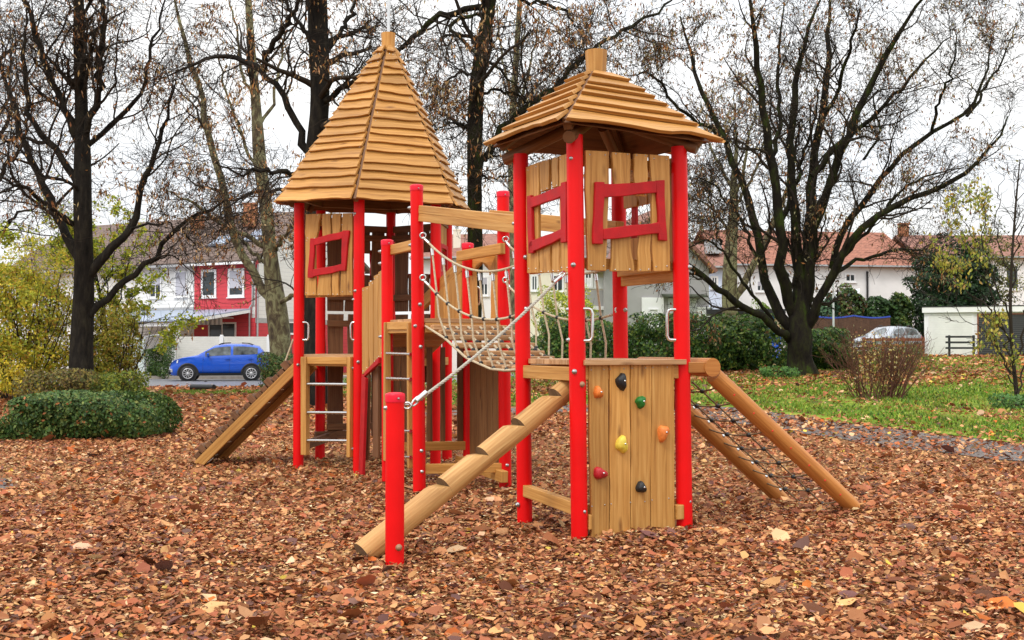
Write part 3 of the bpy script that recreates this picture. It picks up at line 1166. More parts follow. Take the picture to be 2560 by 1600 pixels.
for k in range(nbd):
    u0, u1 = wb.L * k / nbd, wb.L * (k + 1) / nbd - .008
    zz = lambda u: P(2100, 791, 63).z - .12 * abs(math.sin(u * 1.35))
    p = [wb.pt(u0, .6), wb.pt(u1, .6), wb.pt(u1, zz(u1)), wb.pt(u0, zz(u0))]
    b.prism(p, wb.n, .03)
    tb.beam(wb.pt(u0 - .004, zz(u0) + .045, .015), wb.pt(u1 + .008, zz(u1) + .045, .015), .08, .08)
b.build("boards", M['brownfence'], bf)
tb.build("coping", M['bluetrim'], bf)
lp_ = thing("lamp_post", "slim pale grey post standing behind the ivy hedge", "post", tuple(P(2083, 850, 55)))
b = MB()
t_ = P(2083, 700, 55)
b.tube([(t_.x, 55, .8), t_], [.055, .045], 10)
b.build("pole", plain('pale_grey_steel', (.55, .58, .58), .4), lp_)
shd = thing("shed", "low grey shed with flat dark roof and blue painted end", "shed", tuple(P(1850, 864, 52)))
ws = Wall(P(1778, 864, 52)[:2], P(1952, 864, 51.5)[:2])
zs = ws.z(1860, 780)
b = MB()
ws.slab(b, 0, ws.L, .5, zs - .1, -3, 3)
b.build("wall", M['grey_wall'], shd)
b = MB()
ws.slab(b, -.2, ws.L + .2, zs - .097, zs + .12, -3, 3.35)
b.build("roof", M['dark'], shd)
b = MB()
ws.slab(b, ws.u(1914), ws.u(1952), 1.0, zs - .15, .003, .03)
b.build("mural", noisy('blue_mural', [(.40, (.02, .08, .55)), (.5, (.03, .12, .62)), (.54, (.5, .3, .15)), (.7, (.62, .5, .36))], 2.2, .6, 0, 0, (1, 1, 1), 3), shd)


# ------------------------------------------------------------------ cars
def car(label, loc, rotz, paint, group=None):
    root = thing("parked_car", label, "car", loc, rotz, group)
    X = [0, .05, .16, .5, 1.0, 1.12, 1.8, 2.3, 2.9, 3.35, 3.62, 3.9, 4.02, 4.06]
    TOP = [.62, .74, .84, .95, 1.03, 1.06, 1.46, 1.52, 1.52, 1.48, 1.42, 1.07, .92, .70]
    BELT = [.62, .74, .84, .93, .97, .98, 1.0, 1.02, 1.04, 1.06, 1.07, 1.02, .92, .70]
    HWD = [.52, .66, .78, .84, .86, .865, .865, .865, .865, .86, .85, .82, .76, .70]
    BOT = [.30, .24, .22, .22, .22, .22, .22, .22, .22, .22, .24, .28, .32, .36]

    def ring(i, off=0.0):
        w, zb, zt, zl = HWD[i] + off, BOT[i], TOP[i] + off, BELT[i]
        gr = max(0.0, zt - zl)
        wr = w * .97 - gr * .48
        return [(0, zb), (w * .93, zb), (w, zb + (zl - zb) * .35), (w * 1.0, zb + (zl - zb) * .7), (w * .965, zl),
                (wr + .01, zl + gr * .88), (wr * .84, zl + gr * .985 + .012), (0, zt + .025)]
    vs, fs = [], []
    nr = 8
    for i, x in enumerate(X):
        for y, z in ring(i):
            vs.append((x, -y, z))
    off = len(vs)
    for i, x in enumerate(X):
        for y, z in ring(i):
            vs.append((x, y, z))
    for i in range(len(X) - 1):
        for k in range(nr - 1):
            fs.append((i * nr + k, i * nr + k + 1, (i + 1) * nr + k + 1, (i + 1) * nr + k))
            fs.append((off + i * nr + k, off + (i + 1) * nr + k, off + (i + 1) * nr + k + 1, off + i * nr + k + 1))
    b = MB()
    b.add(vs, fs, None, 0, True)
    for i in (0, len(X) - 1):
        fr_ = [vs[i * nr + k] for k in range(nr)] + [vs[off + i * nr + k] for k in range(nr - 1, -1, -1)]
        b.add(fr_, [tuple(range(len(fr_)))], None, 0)
    b.build("body", paint, root, local=True)
    # glass: front, rear and side panes set 8 mm proud
    def pane(cells, name="window"):
        g = MB()
        for (i, f0, f1), k0, k1, sgn, q0, q1 in cells:
            pts = []
            for f, q in ((f0, q0), (f1, q0), (f1, q1), (f0, q1)):
                ii = min(int(i + f), len(X) - 2)
                ff = i + f - ii
                r0, r1 = ring(ii, .008), ring(ii + 1, .008)
                kk = min(int(k0 + (k1 - k0) * q), nr - 2)
                kf = k0 + (k1 - k0) * q - kk
                y = (r0[kk][0] * (1 - kf) + r0[kk + 1][0] * kf) * (1 - ff) + (r1[kk][0] * (1 - kf) + r1[kk + 1][0] * kf) * ff
                z = (r0[kk][1] * (1 - kf) + r0[kk + 1][1] * kf) * (1 - ff) + (r1[kk][1] * (1 - kf) + r1[kk + 1][1] * kf) * ff
                x = X[ii] * (1 - ff) + X[ii + 1] * ff
                pts.append((x, sgn * y, z))
            g.add(pts, [(0, 1, 2, 3)], None, 0)
        g.build(name, M['carglass'], root, local=True)
    for sgn in (-1, 1):
        pane([((5, .45, 1.0), 4, 5, sgn, .10, .92), ((6, 0, 1), 4, 5, sgn, .10, .92), ((7, 0, .25), 4, 5, sgn, .10, .92)])
        pane([((7, .42, 1), 4, 5, sgn, .10, .92), ((8, 0, 1), 4, 5, sgn, .10, .92), ((9, 0, .75), 4, 5, sgn, .12, .90)])
        pane([((5, .06, .93), 5.05, 7, sgn, 0, 1)], "windscreen")
        pane([((10, .1, .85), 5.2, 7, sgn, 0, 1)], "rear_window")
        b = MB()
        b.plank((1.50, sgn * .80, 1.02), (1.50, sgn * .80, 1.16), (1.50, sgn * 1.02, 1.03), (1.50, sgn * 1.02, 1.15), (1, 0, 0), .09, 3)
        b.build("mirror", M['black'] if sgn > 0 else paint, root, .02, local=True)
        b = MB()
        b.tube([(1.95, sgn * .56, 1.50), (2.1, sgn * .56, 1.565), (2.4, sgn * .565, 1.585)], .022, 6)
        b.tube([(2.9, sgn * .56, 1.58), (3.15, sgn * .555, 1.565), (3.35, sgn * .55, 1.50)], .022, 6)
        b.build_each("roof_rail", M['black'], root, local=True)
        b = MB()
        b.plank((.06, sgn * .50, .70), (.10, sgn * .50, .83), (.34, sgn * .815, .74), (.36, sgn * .80, .86), (-.55, sgn * .8, .1), .035, 2)
        b.build("headlight", M['lamp'], root, .01, local=True)
        b = MB()
        b.plank((4.00, sgn * .60, .78), (3.98, sgn * .60, 1.02), (3.86, sgn * .80, .80), (3.84, sgn * .79, 1.04), (.6, sgn * .8, .1), .03, 2)
        b.build("tail_light", M['redcap'], root, .008, local=True)
        b = MB()
        for hx in (2.24, 3.16):
            b.beam((hx, sgn * .885, .90), (hx + .2, sgn * .885, .91), .03, .035)
        b.build_each("door_handle", paint, root, local=True)
        b = MB()
        for xx in (1.33, 2.40, 3.28):
            b.beam((xx, sgn * .868, .36), (xx + .02, sgn * .855, .97), .006, .012, up=(0, 1, 0))
        b.build_each("door_seam", M['black'], root, local=True)
        b = MB()
        b.plank((.98, sgn * .845, .215), (.98, sgn * .872, .33), (3.0, sgn * .845, .215), (3.0, sgn * .872, .33), (0, sgn, 0), .012, 4)
        b.build("sill", M['black'], root, local=True)
        for wx in (.74, 3.30):
            b = MB()
            b.tube([(wx + .395 * math.cos(a), sgn * .845, .31 + .395 * math.sin(a)) for a in np.linspace(-.25, math.pi + .25, 17)], .045, 6)
            b.tube([(wx, sgn * .835, .31), (wx, sgn * .874, .31)], .37, 20)
            b.build("wheel_arch", M['black'], root, local=True)
            wb_ = MB()
            wb_.lathe((wx, sgn * .72, .31), [(.26, 0), (.31, .02), (.315, .08), (.31, .155), (.27, .175), (.22, .172)], 22, (0, sgn, 0))
            wo = wb_.build("wheel", M['black'], root, local=True)
            r_ = MB()
            yy = sgn * .895
            r_.tube([(wx + .205 * math.cos(a), yy, .31 + .205 * math.sin(a)) for a in np.linspace(0, 2 * math.pi, 21)], .018, 6)
            for k in range(10):
                a = 2 * math.pi * k / 10
                r_.beam((wx + .03 * math.cos(a), yy, .31 + .03 * math.sin(a)), (wx + .2 * math.cos(a), yy, .31 + .2 * math.sin(a)), .028, .03, up=(0, 1, 0))
            r_.lathe((wx, yy - sgn * .01, .31), [(.05, 0), (.05, .03), (.02, .035)], 10, (0, sgn, 0))
            r_.build("rim", M['alloy'], wo, local=True)
    b = MB()
    b.plank((-.005, -.50, .60), (.05, -.50, .75), (-.005, .50, .60), (.05, .50, .75), (-1, 0, .3), .02, 4)
    gr_ = b.build("grille", M['black'], root, .01, local=True)
    b = MB()
    b.beam((-.03, -.42, .69), (-.03, .42, .69), .015, .02)
    b.box((-.04, 0, .69), .02, .16, .07)
    b.build("emblem", M['alloy'], gr_, local=True)
    b = MB()
    b.plank((-.03, -.60, .26), (-.02, -.60, .46), (-.03, .60, .26), (-.02, .60, .46), (-1, 0, 0), .03, 4)
    b.plank((-.045, -.4, .24), (-.045, -.4, .30), (-.045, .4, .24), (-.045, .4, .30), (-1, 0, 0), .02, 1, mi=1)
    for sgn in (-1, 1):
        b.plank((-.02, sgn * .48, .36), (-.02, sgn * .48, .50), (.12, sgn * .74, .36), (.12, sgn * .74, .50), (-.7, sgn * .7, 0), .03, 1, mi=1)
    b.build("bumper", [M['black'], M['alloy']], root, .01, local=True)
    b = MB()
    b.box((-.05, 0, .52), .02, .52, .115)
    b.build("number_plate", M['frame_white'], root, local=True)
    return root


M['carglass'] = plain('car_glass', (.10, .115, .12), .05, var=.6, scale=3)
M['lamp'] = plain('lamp_glass', (.72, .74, .76), .12)
M['alloy'] = plain('alloy_wheel', (.68, .68, .7), .3, metal=.7)
M['carblue'] = plain('blue_car_paint', (.004, .085, .56), .22, coat=.6, var=.03)
M['carsilver'] = plain('silver_car_paint', (.30, .33, .37), .3, metal=.3, coat=.6, var=.03)
_c = math.radians(-9)
cl = P(424, 950, 51.0)
car("bright blue hatchback with roof rails parked by the white fence", (cl.x + .38, 50.0, .012), math.radians(11), M['carblue']).scale = (1.05, 1.05, 1.05)
cs = P(2140, 870, 59.0)
car("silver grey car parked behind the red brown rail fence", (cs.x, 57.6, g1(cs.x, 58.5) + .01), math.radians(38), M['carsilver'])
kb = thing("rubber_kerb", "black rubber kerb block lying at the roadside", "kerb block", tuple(P(506, 975, 40)))
b = MB()
ka, kc = P(479, 970, 39.6), P(535, 971, 39.2)
ka.z = kc.z = .10
b.tube([ka, kc], .11, 14)
b.build("roll", M['black'], kb)
# ------------------------------------------------------------------ play equipment
R_POST = .0665
LEAN = -.0112
# ground points of the posts
QA, QB, QL, QD = (.532, 8.97), (1.424, 9.39), (.111, 9.87), (1.003, 10.29)
QT, QS, QR, QK = (-.96, 11.8), (-1.386, 12.7), (-.072, 12.22), (-.498, 13.12)
HEX = [(-2.707, 14.4), (-1.864, 13.8), (-.958, 14.22), (-.871, 15.22), (-1.69, 15.79), (-2.596, 15.37)]
HC = (sum(p[0] for p in HEX) / 6, sum(p[1] for p in HEX) / 6)


def v3(q, z, lean=0.0):
    return Vector((q[0] + lean * z, q[1], z))


bolt_mesh = None


def bolt(parent, p, toward=None, r=.021, m='zinc'):
    """domed bolt head with its washer, facing the given direction"""
    toward = toward or (Vector((0, 0, EYE)) - Vector(p))
    t = Vector((toward[0], toward[1], 0)).normalized()
    b = MB()
    b.lathe(Vector(p) - t * .01, [(r, 0), (r, .012), (r * .75, .014), (r * .68, .026), (r * .3, .032), (.001, .032)], 10, t)
    return b.build("bolt", M[m], parent)


def post(parent, q, ztop, lean=0.0, cap=False, bolts=(), r=R_POST, brass=()):
    b = MB()
    z0 = g1(*q) - .35
    b.tube([v3(q, z0, lean), v3(q, ztop * .5, lean), v3(q, ztop, lean)], r, 28)
    o = b.build("post", M['red'], parent)
    if cap:
        c = MB()
        pt = v3(q, ztop, lean)
        c.lathe(pt, [(r + .004, -.045), (r + .005, .0), (r + .002, .012), (r * .7, .02), (.001, .024)], 28)
        c.build("cap", M['redcap'], o)
        bolt(o, P(1280 + FPX * (pt.x) / pt.y + r * .35 * FPX / pt.y, 864 - FPX * (pt.z - .022 - EYE) / pt.y, pt.y - r * .97), r=.009)
    for px, py in bolts:
        xc = 1280 + FPX * (q[0] + lean * 1.5) / q[1]
        rp = r * FPX / q[1]
        f = max(-1, min(1, (px - xc) / rp))
        p = P(px, py, q[1] - r * math.sqrt(max(0, 1 - f * f)))
        bolt(o, p, (f * .9, -math.sqrt(max(0.05, 1 - f * f)), 0))
    for px, py in brass:
        bolt(o, P(px, py, q[1] - r * .93), r=.024, m='brass')
    return o


def nrm2(p, q):
    e = Vector((q[0] - p[0], q[1] - p[1], 0)).normalized()
    return Vector((e.y, -e.x, 0))


def panel(parent, p, q, boards, off=-.01, t=.03, wav=.006, name="wall_panel", m='wood', screws=True):
    """upright boards traced on the plane p-q; boards = [(top-left, top-right, bottom-left, bottom-right)...] pixels"""
    n = nrm2(p, q)
    b = MB()
    sc = MB()
    for tl, tr, bl, br in boards:
        c = [onplane(*k, p, q, off) for k in (tl, tr, bl, br)]
        b.plank(c[0], c[1], c[2], c[3], n, t, 9, wav, wav)
        if screws:
            for a0, a1, f in ((c[0], c[2], .035), (c[1], c[3], .035), (c[2], c[0], .04), (c[3], c[1], .04)):
                o_ = c[1] if (a0 is c[0] or a0 is c[2]) else c[0]
                k = a0.lerp(a1, f).lerp(o_, .0)
                mid = (c[0] + c[1] + c[2] + c[3]) / 4
                k = k + (Vector((mid.x, mid.y, k.z)) - k) * .35 + n * t
                sc.lathe(k, [(.007, 0), (.006, .004), (.001, .005)], 6, n)
    o = b.build(name, M[m], parent, .004)
    if screws and sc.v:
        sc.build("screws", M['steel'], o)
    return o


def panel_rails(o, p, q, zs, lean, inset=.08, off=-.055, m='wood', h=.085):
    n = nrm2(p, q)
    b = MB()
    for z in zs:
        a, c = v3(p, z, lean), v3(q, z, lean)
        d = (c - a).normalized()
        b.beam(a + d * inset + n * off, c - d * inset + n * off, .04, h, seg=4, wav=.002)
    return b.build_each("rail", M[m], o, .004)


def frame4(o, p, q, bars, off=.022, t=.032):
    """crooked red window surround: bars traced as four pixel corners"""
    n = nrm2(p, q)
    for tl, tr, bl, br in bars:
        b = MB()
        c = [onplane(*k, p, q, off) for k in (tl, tr, bl, br)]
        b.plank(c[0], c[1], c[2], c[3], n, t, 8, .005, .005)
        b.build("frame_bar", M['redwood'], o, .006)


def z4(x, y):     # pixel readers for enlarged crops of the photograph
    return (1150 + x / 2.16, 50 + y / 2.16)


def z21(x, y):
    return (700 + x / 5.4, 480 + y / 5.4)


def grab(parent, q, lean, px0, py0, px1, py1, side):
    """bent steel grab handle on a post, px = outer line of the bar"""
    b = MB()
    Y = q[1] - .03
    xin = side * .055
    a0, a1 = P(px0, py0, Y), P(px1, py1, Y)
    ins = Vector((-xin, 0, 0))
    b.tube([a0 + ins * 1.3, a0 + ins * .5, a0 + ins * .2 + Vector((0, 0, -.008)), a0 + Vector((0, 0, -.035)), a1 + Vector((0, 0, .035)),
            a1 + ins * .2 + Vector((0, 0, .008)), a1 + ins * .5, a1 + ins * 1.3], .0135, 10)
    return b.build("grab_handle", M['steel'], parent)


def roof_face(b, E1, E2, Ap, c, rows, s_end, wav, wavlow, t=.026, overlap=.35, hip=0.0, drop=.012):
    """rows of overlapping crooked boards on one roof face"""
    E1, E2, Ap = Vector(E1), Vector(E2), Vector(Ap)
    n = (E2 - E1).cross(Ap - E1).normalized()
    if n.dot((E1 + E2) * .5 - Vector(c)) < 0:
        n = -n
    hs = [0.0]
    for i in range(rows):
        hs.append(hs[-1] + RND.uniform(.8, 1.22))
    hs = [h / hs[-1] * s_end for h in hs]
    for i in range(rows):
        s, e = hs[i], min(hs[i + 1] + (hs[i + 1] - hs[i]) * overlap, s_end + .004)
        lift = .048
        lowext = -drop if i == 0 else 0
        j1, j2 = RND.uniform(-.010, .010), RND.uniform(-.010, .010)
        sl, sr = s + lowext + (j1 if i else 0), s + lowext + (j2 if i else 0)
        a0, a1 = E1.lerp(Ap, sl) + n * lift, E1.lerp(Ap, e) + n * .004
        c0, c1 = E2.lerp(Ap, sr) + n * lift, E2.lerp(Ap, e) + n * .004
        if hip:
            d = (E2 - E1).normalized() * hip
            a0, a1, c0, c1 = a0 + d, a1 + d, c0 - d, c1 - d
        b.plank(a0, a1, c0, c1, n, t, 12, wavlow if i == 0 else wav, 0.0)
    return n, hs


# ---- tower with the low pyramid roof and the climbing wall
tw = thing("play_tower", "red post play tower with low shingled pyramid roof and climbing wall holds", "play tower", (QA[0], QA[1], 0))
post(tw, QA, 3.22, LEAN, bolts=[(1429, 396), (1433, 662), (1436, 929), (1459, 1279), (1422, 850), (1421, 774)], brass=[(1455, 961)])
post(tw, QB, 3.20, LEAN, bolts=[(1687, 916), (1726, 919), (1722, 1254), (1724, 668)])
post(tw, QL, 3.22, LEAN, bolts=[(1314, 643), (1286, 559), (1286, 672), (1316, 772), (1294, 1262)])
post(tw, QD, 3.22, LEAN, bolts=[(1563, 775)])
cT = (.7675, 9.63)
mm = 1.335
EV = []
for q, ze in ((QA, 3.297), (QB, 3.25), (QD, 3.28), (QL, 3.325)):
    EV.append(Vector((cT[0] + (q[0] - cT[0]) * mm + LEAN * 3.2, cT[1] + (q[1] - cT[1]) * mm, ze)))
APX = Vector((cT[0] + LEAN * 4.2, cT[1], 3.93))
rb = MB()
for i in range(4):
    roof_face(rb, EV[i], EV[(i + 1) % 4], APX, (cT[0], cT[1], 2.8), 7, .86, .006, .055, t=.032, hip=.004, drop=.075)
rb.build("roof", M['roofwood'], tw, .004)
lb = MB()
for i in range(4):
    E1, E2 = EV[i].lerp(APX, -.03), EV[(i + 1) % 4].lerp(APX, -.03)
    n = (E2 - E1).cross(APX - E1).normalized()
    if n.z < 0:
        n = -n
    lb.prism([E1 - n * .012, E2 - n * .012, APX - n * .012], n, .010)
lb.build("roof_shade_sheet", M['darkwood'], tw)  # added sheet, its dark colour stands in for shade under the roof
hb = MB()
for i in range(4):      # hip boards and rafters under the boards
    hb.beam(EV[i].lerp(APX, .04) - Vector((0, 0, .05)), EV[i].lerp(APX, .92) - Vector((0, 0, .05)), .07, .10, seg=2)
hb.build_each("rafter", M['darkwood'], tw, .006)
fb = MB()
fb.lathe(APX - Vector((0, 0, .10)), [(.085, -.1), (.086, .0), (.09, .12), (.096, .235)], 9, sm=False)
fb.build("finial", M['wood'], tw, .006)
# eave logs on the post heads
eb = MB()
for p_, e_ in ((QA, EV[0]), (QB, EV[1]), (QD, EV[2]), (QL, EV[3])):
    top = v3(p_, 3.20, LEAN)
    cen = Vector((cT[0] + LEAN * 3.2, cT[1], 3.30))
    eb.tube([top + (top - cen) * .22 + Vector((0, 0, .0)), top.lerp(cen, .75) + Vector((0, 0, .17))], .052, 10)
eb.build_each("eave_log", M['darkwood'], tw)

# deck
n_ab, n_la, n_bd = nrm2(QA, QB), nrm2(QL, QA), nrm2(QB, QD)
uu = Vector((.905, .426, 0))
vv_ = Vector((-.426, .905, 0))
db = MB()
nb = 8
o0 = Vector((QA[0], QA[1], 0)) - vv_ * .09 + uu * .02
for i in range(nb):
    a0 = o0 + vv_ * (1.17 * i / nb) + Vector((LEAN * 1.4, 0, 1.395))
    a1 = o0 + vv_ * (1.17 * (i + 1) / nb - .008) + Vector((LEAN * 1.4, 0, 1.395))
    db.plank(a0, a1, a0 + uu * .95, a1 + uu * .95, (0, 0, 1), .042, 3, .001, .001)
db.build("deck", M['plankwood'], tw, .004)
for p_, q_, z_ in ((QA, QB, 1.335), (QL, QA, 1.325), (QB, QD, 1.325), (QD, QL, 1.325)):
    b = MB()
    a, c = v3(p_, z_, LEAN), v3(q_, z_, LEAN)
    d = (c - a).normalized()
    b.beam(a + d * .05, c - d * .05, .06, .11, seg=3, wav=.002)
    b.build("beam", M['wood'], tw, .005)
for p_, q_, za, zb, e0, e1 in ((QL, QA, .30, .26, .05, .05), (QA, QB, .22, .22, -.0, -.03)):
    b = MB()
    n = nrm2(p_, q_)
    a, c = v3(p_, za, LEAN) , v3(q_, zb, LEAN)
    d = (c - a).normalized()
    off = n * (-.075 if p_ is QA else 0)
    b.beam(a + d * e0 + off, c - d * e1 + off, .075, .13 if p_ is QA else .10, seg=4, wav=.003)
    b.build("beam", M['wood'], tw, .006)
b = MB()
for x_, y_ in ((1474, 1305), (1698, 1280)):     # beam ends at the foot of the climbing wall
    pt = onplane(x_, y_, QA, QB, .04)
    b.beam(pt - n_ab * .10, pt + n_ab * .02, .075 if x_ > 1500 else .03, .12, seg=1)
b.build_each("beam_end", M['wood'], tw, .008)

# climbing wall: four boards and seven holds
cw = MB()
xs = [((1467, 1514.5), (1474, 1518)), ((1519, 1569), (1519.5, 1571)), ((1571.5, 1623), (1572, 1620.5)), ((1623.5, 1679), (1621.5, 1681.5))]
tops = [909, 908, 906, 904]
bots = [1352, 1346, 1340, 1332]
wall_pts = []
for k in range(4):
    (a, c), (a2, c2) = xs[k]
    tl, tr = onplane(a, tops[k] + 1, QA, QB, .005), onplane(c, tops[k], QA, QB, .005)
    bl, br = onplane(a2, bots[k], QA, QB, .005), onplane(c2, bots[k], QA, QB, .005)
    cw.plank(tl, tr, bl, br, n_ab, .036, 14, .004, .004)
cwo = cw.build("climbing_wall", M['wood'], tw, .005)
sc = MB()
for x_, y_ in ((1510, 924), (1525, 923), (1560, 922), (1580, 921), (1614, 920), (1632, 919), (1668, 918), (1478, 925), (1512, 1262), (1528, 1260), (1576, 1256), (1612, 1254), (1630, 1250), (1672, 1246), (1480, 1266)):
    sc.lathe(onplane(x_, y_, QA, QB, .041), [(.006, 0), (.005, .003), (.001, .004)], 6, n_ab)
sc.build("screws", M['zinc'], cwo)


def hold(px, py, w, h, colr, lab, rot=0.0):
    """moulded climbing hold: an uneven wedge that stands 5 cm proud"""
    c = onplane(px, py, QA, QB, .041)
    e = Vector((-n_ab.y, n_ab.x, 0))
    up = Vector((0, 0, 1))
    rr = random.Random(int(px))
    vs, fs = [], []
    rings, seg = 5, 16
    for i in range(rings):
        f = i / (rings - 1)
        sc_ = (1.0, 1.0, .86, .55, .02)[i]
        dep = (0, .016, .040, .056, .058)[i]
        for k in range(seg):
            a = 2 * math.pi * k / seg
            rad = 1 + .13 * math.cos(2 * a + 1.2 + rot) + .16 * math.cos(3 * a + rr.uniform(-.02, .02) + rot * 2) + .05 * math.cos(5 * a + px)
            x = math.cos(a) * w * .62 * rad * sc_
            z = math.sin(a) * h * .60 * rad * sc_ + (.16 * h * f)
            vs.append(c + e * x + up * z + n_ab * dep)
    for i in range(rings - 1):
        for k in range(seg):
            k2 = (k + 1) % seg
            fs.append((i * seg + k, i * seg + k2, (i + 1) * seg + k2, (i + 1) * seg + k))
    b = MB()
    b.add(vs, fs, None, 0, True)
    o = b.build("climbing_hold", plain("hold_" + lab.split()[0], colr, .5, var=.12, scale=30, bump=.25), cwo)
    o["label"] = lab + " climbing hold"
    s2 = MB()
    s2.lathe(c + n_ab * .056 + e * w * .12 + up * h * .1, [(.009, 0), (.008, .004), (.001, .006)], 8, n_ab)
    s2.build("hold_bolt", M['steel'], cwo)


hold(1551, 955, .078, .10, (.012, .012, .014), "black", 1.6)
hold(1493, 982, .062, .075, (.72, .20, .03), "orange", .5)
hold(1599, 1005, .072, .075, (.01, .17, .02), "green", 2.0)
hold(1552, 1112, .086, .105, (.78, .60, .07), "yellow", 1.2)
hold(1655, 1083, .082, .10, (.78, .22, .04), "pale orange", 2.6)
hold(1498, 1184, .094, .078, (.45, .012, .02), "crimson", .2)
hold(1600, 1219, .072, .072, (.015, .016, .018), "dark", .8)

# window panels of the tower
o = panel(tw, QA, QB, [
    (z4(668, 706), z4(797, 712), z4(680, 1352), z4(782, 1356)),
    (z4(812, 716), z4(912, 722), z4(828, 945), z4(905, 950)),
    (z4(930, 724), z4(1005, 728), z4(935, 950), z4(1000, 955)),
    (z4(812, 1140), z4(905, 1130), z4(808, 1358), z4(930, 1358)),
    (z4(957, 1120), z4(1020, 1110), z4(950, 1360), z4(1020, 1358)),
    (z4(1016, 728), z4(1122, 736), z4(1036, 1358), z4(1124, 1356))])
panel_rails(o, QA, QB, [3.03, 2.21], LEAN)
frame4(o, QA, QB, [
    (z4(721, 876), z4(771, 877), z4(710, 1210), z4(763, 1212)),
    (z4(1049, 869), z4(1093, 866), z4(1067, 1190), z4(1108, 1194)),
    (z4(768, 960), z4(768, 889), z4(1052, 936), z4(1050, 874)),
    (z4(764, 1190), z4(764, 1128), z4(1068, 1153), z4(1064, 1094))])
o = panel(tw, QL, QA, [
    (z4(372, 796), z4(440, 768), z4(378, 1368), z4(438, 1366)),
    (z4(446, 766), z4(496, 752), z4(450, 930), z4(496, 915)),
    (z4(512, 748), z4(546, 738), z4(512, 910), z4(546, 900)),
    (z4(446, 1230), z4(500, 1205), z4(446, 1366), z4(506, 1364)),
    (z4(514, 1200), z4(552, 1180), z4(514, 1362), z4(556, 1362)),
    (z4(552, 735), z4(600, 722), z4(560, 1364), z4(606, 1362))])
panel_rails(o, QL, QA, [3.02, 2.21], LEAN)
frame4(o, QL, QA, [
    (z4(376, 952), z4(398, 946), z4(384, 1262), z4(410, 1258)),
    (z4(560, 880), z4(590, 872), z4(560, 1205), z4(590, 1200)),
    (z4(392, 1020), z4(392, 962), z4(565, 952), z4(565, 895)),
    (z4(388, 1262), z4(388, 1200), z4(565, 1178), z4(562, 1128))])
# inner sides: B-D carries a window panel too
def wp(p, q, lean, z0, z1, cuts, hole, parent, m='wood', off=-.02, frame=True, rails=(3.03, 2.21)):
    """window panel set out in metres: cuts = [(u0,u1)...] fractions, hole = (u0,u1,z0,z1)"""
    n = nrm2(p, q)
    a, c = v3(p, 0), v3(q, 0)
    b = MB()

    def pt(u, z):
        k = a.lerp(c, u) + n * off
        return Vector((k.x + lean * z, k.y, z))
    for u0, u1 in cuts:
        segs = [(z0, z1)]
        if hole and u1 > hole[0] + .05 and u0 < hole[1] - .05:
            segs = [(z0, hole[2]), (hole[3], z1)]
        for s0, s1 in segs:
            b.plank(pt(u0, s1), pt(u1, s1), pt(u0, s0), pt(u1, s0), n, .028, 7, .007, .007)
    ob = b.build("wall_panel", M[m], parent, .004)
    if rails:
        panel_rails(ob, p, q, rails, lean, m=m)
    if hole and frame:
        h = hole
        for c4 in (((h[0] - .08, h[3] + .06), (h[0], h[3] + .05), (h[0] - .09, h[2] - .07), (h[0] - .01, h[2] - .07)),
                   ((h[1], h[3] + .06), (h[1] + .08, h[3] + .06), (h[1] + .02, h[2] - .06), (h[1] + .09, h[2] - .06)),
                   ((h[0], h[3]), (h[0], h[3] + .06), (h[1], h[3] + .01), (h[1], h[3] + .07)),
                   ((h[0], h[2] - .06), (h[0], h[2]), (h[1] + .02, h[2] - .04), (h[1] + .02, h[2] + .02))):
            fbm = MB()
            k = [pt(*e) + n * .03 for e in c4]
            fbm.plank(k[0], k[1], k[2], k[3], n, .03, 6, .005, .005)
            fbm.build("frame_bar", M['redwood'], ob, .005)
    return ob


wp(QB, QD, LEAN, 2.14, 3.12, [(.09, .27), (.29, .46), (.48, .62), (.65, .88)], (.30, .72, 2.50, 2.78), tw)
b = MB()
b.beam(v3(QB, 2.13, LEAN) + (v3(QD, 0) - v3(QB, 0)) * .05 + n_bd * .0, v3(QD, 2.13, LEAN) - (v3(QD, 0) - v3(QB, 0)) * .0, .05, .09)
b.build("beam", M['wood'], tw, .005)
grab(tw, QA, LEAN, 1481, 772, 1481, 852, 1)
grab(tw, QB, LEAN, 1668, 774, 1668, 850, -1)

# ---- middle platform between the bridge and the spire tower
pf = thing("play_platform", "raised timber platform on four capped red posts beside the rope bridge", "platform", (QT[0], QT[1], 0))
post(pf, QT, 3.21, LEAN, True, [(1038, 815), (1052, 867), (1050, 761), (1054, 1127), (1055, 1179), (1054, 997), (1024, 520), (1026, 613)])
post(pf, QR, 3.20, LEAN * .7, True, [(1268, 1163), (1276, 814)])
post(pf, QS, 2.72, LEAN * .5, True, [(950, 629), (950, 659), (951, 842)])
post(pf, QK, 2.72, LEAN * .5, True, [])
b = MB()
o0 = Vector((QT[0], QT[1], 1.79)) - vv_ * .02 + uu * .0
for i in range(8):
    a0, a1 = o0 + vv_ * (1.03 * i / 8), o0 + vv_ * (1.03 * (i + 1) / 8 - .008)
    b.plank(a0, a1, a0 + uu * .97, a1 + uu * .97, (0, 0, 1), .045, 2)
b.build("deck", M['plankwood'], pf, .004)
for p_, q_ in ((QT, QR), (QR, QK), (QK, QS), (QS, QT)):
    b = MB()
    a, c = v3(p_, 1.735), v3(q_, 1.735)
    d = (c - a).normalized()
    b.beam(a + d * .05, c - d * .05, .055, .10)
    b.build("beam", M['wood'], pf, .005)
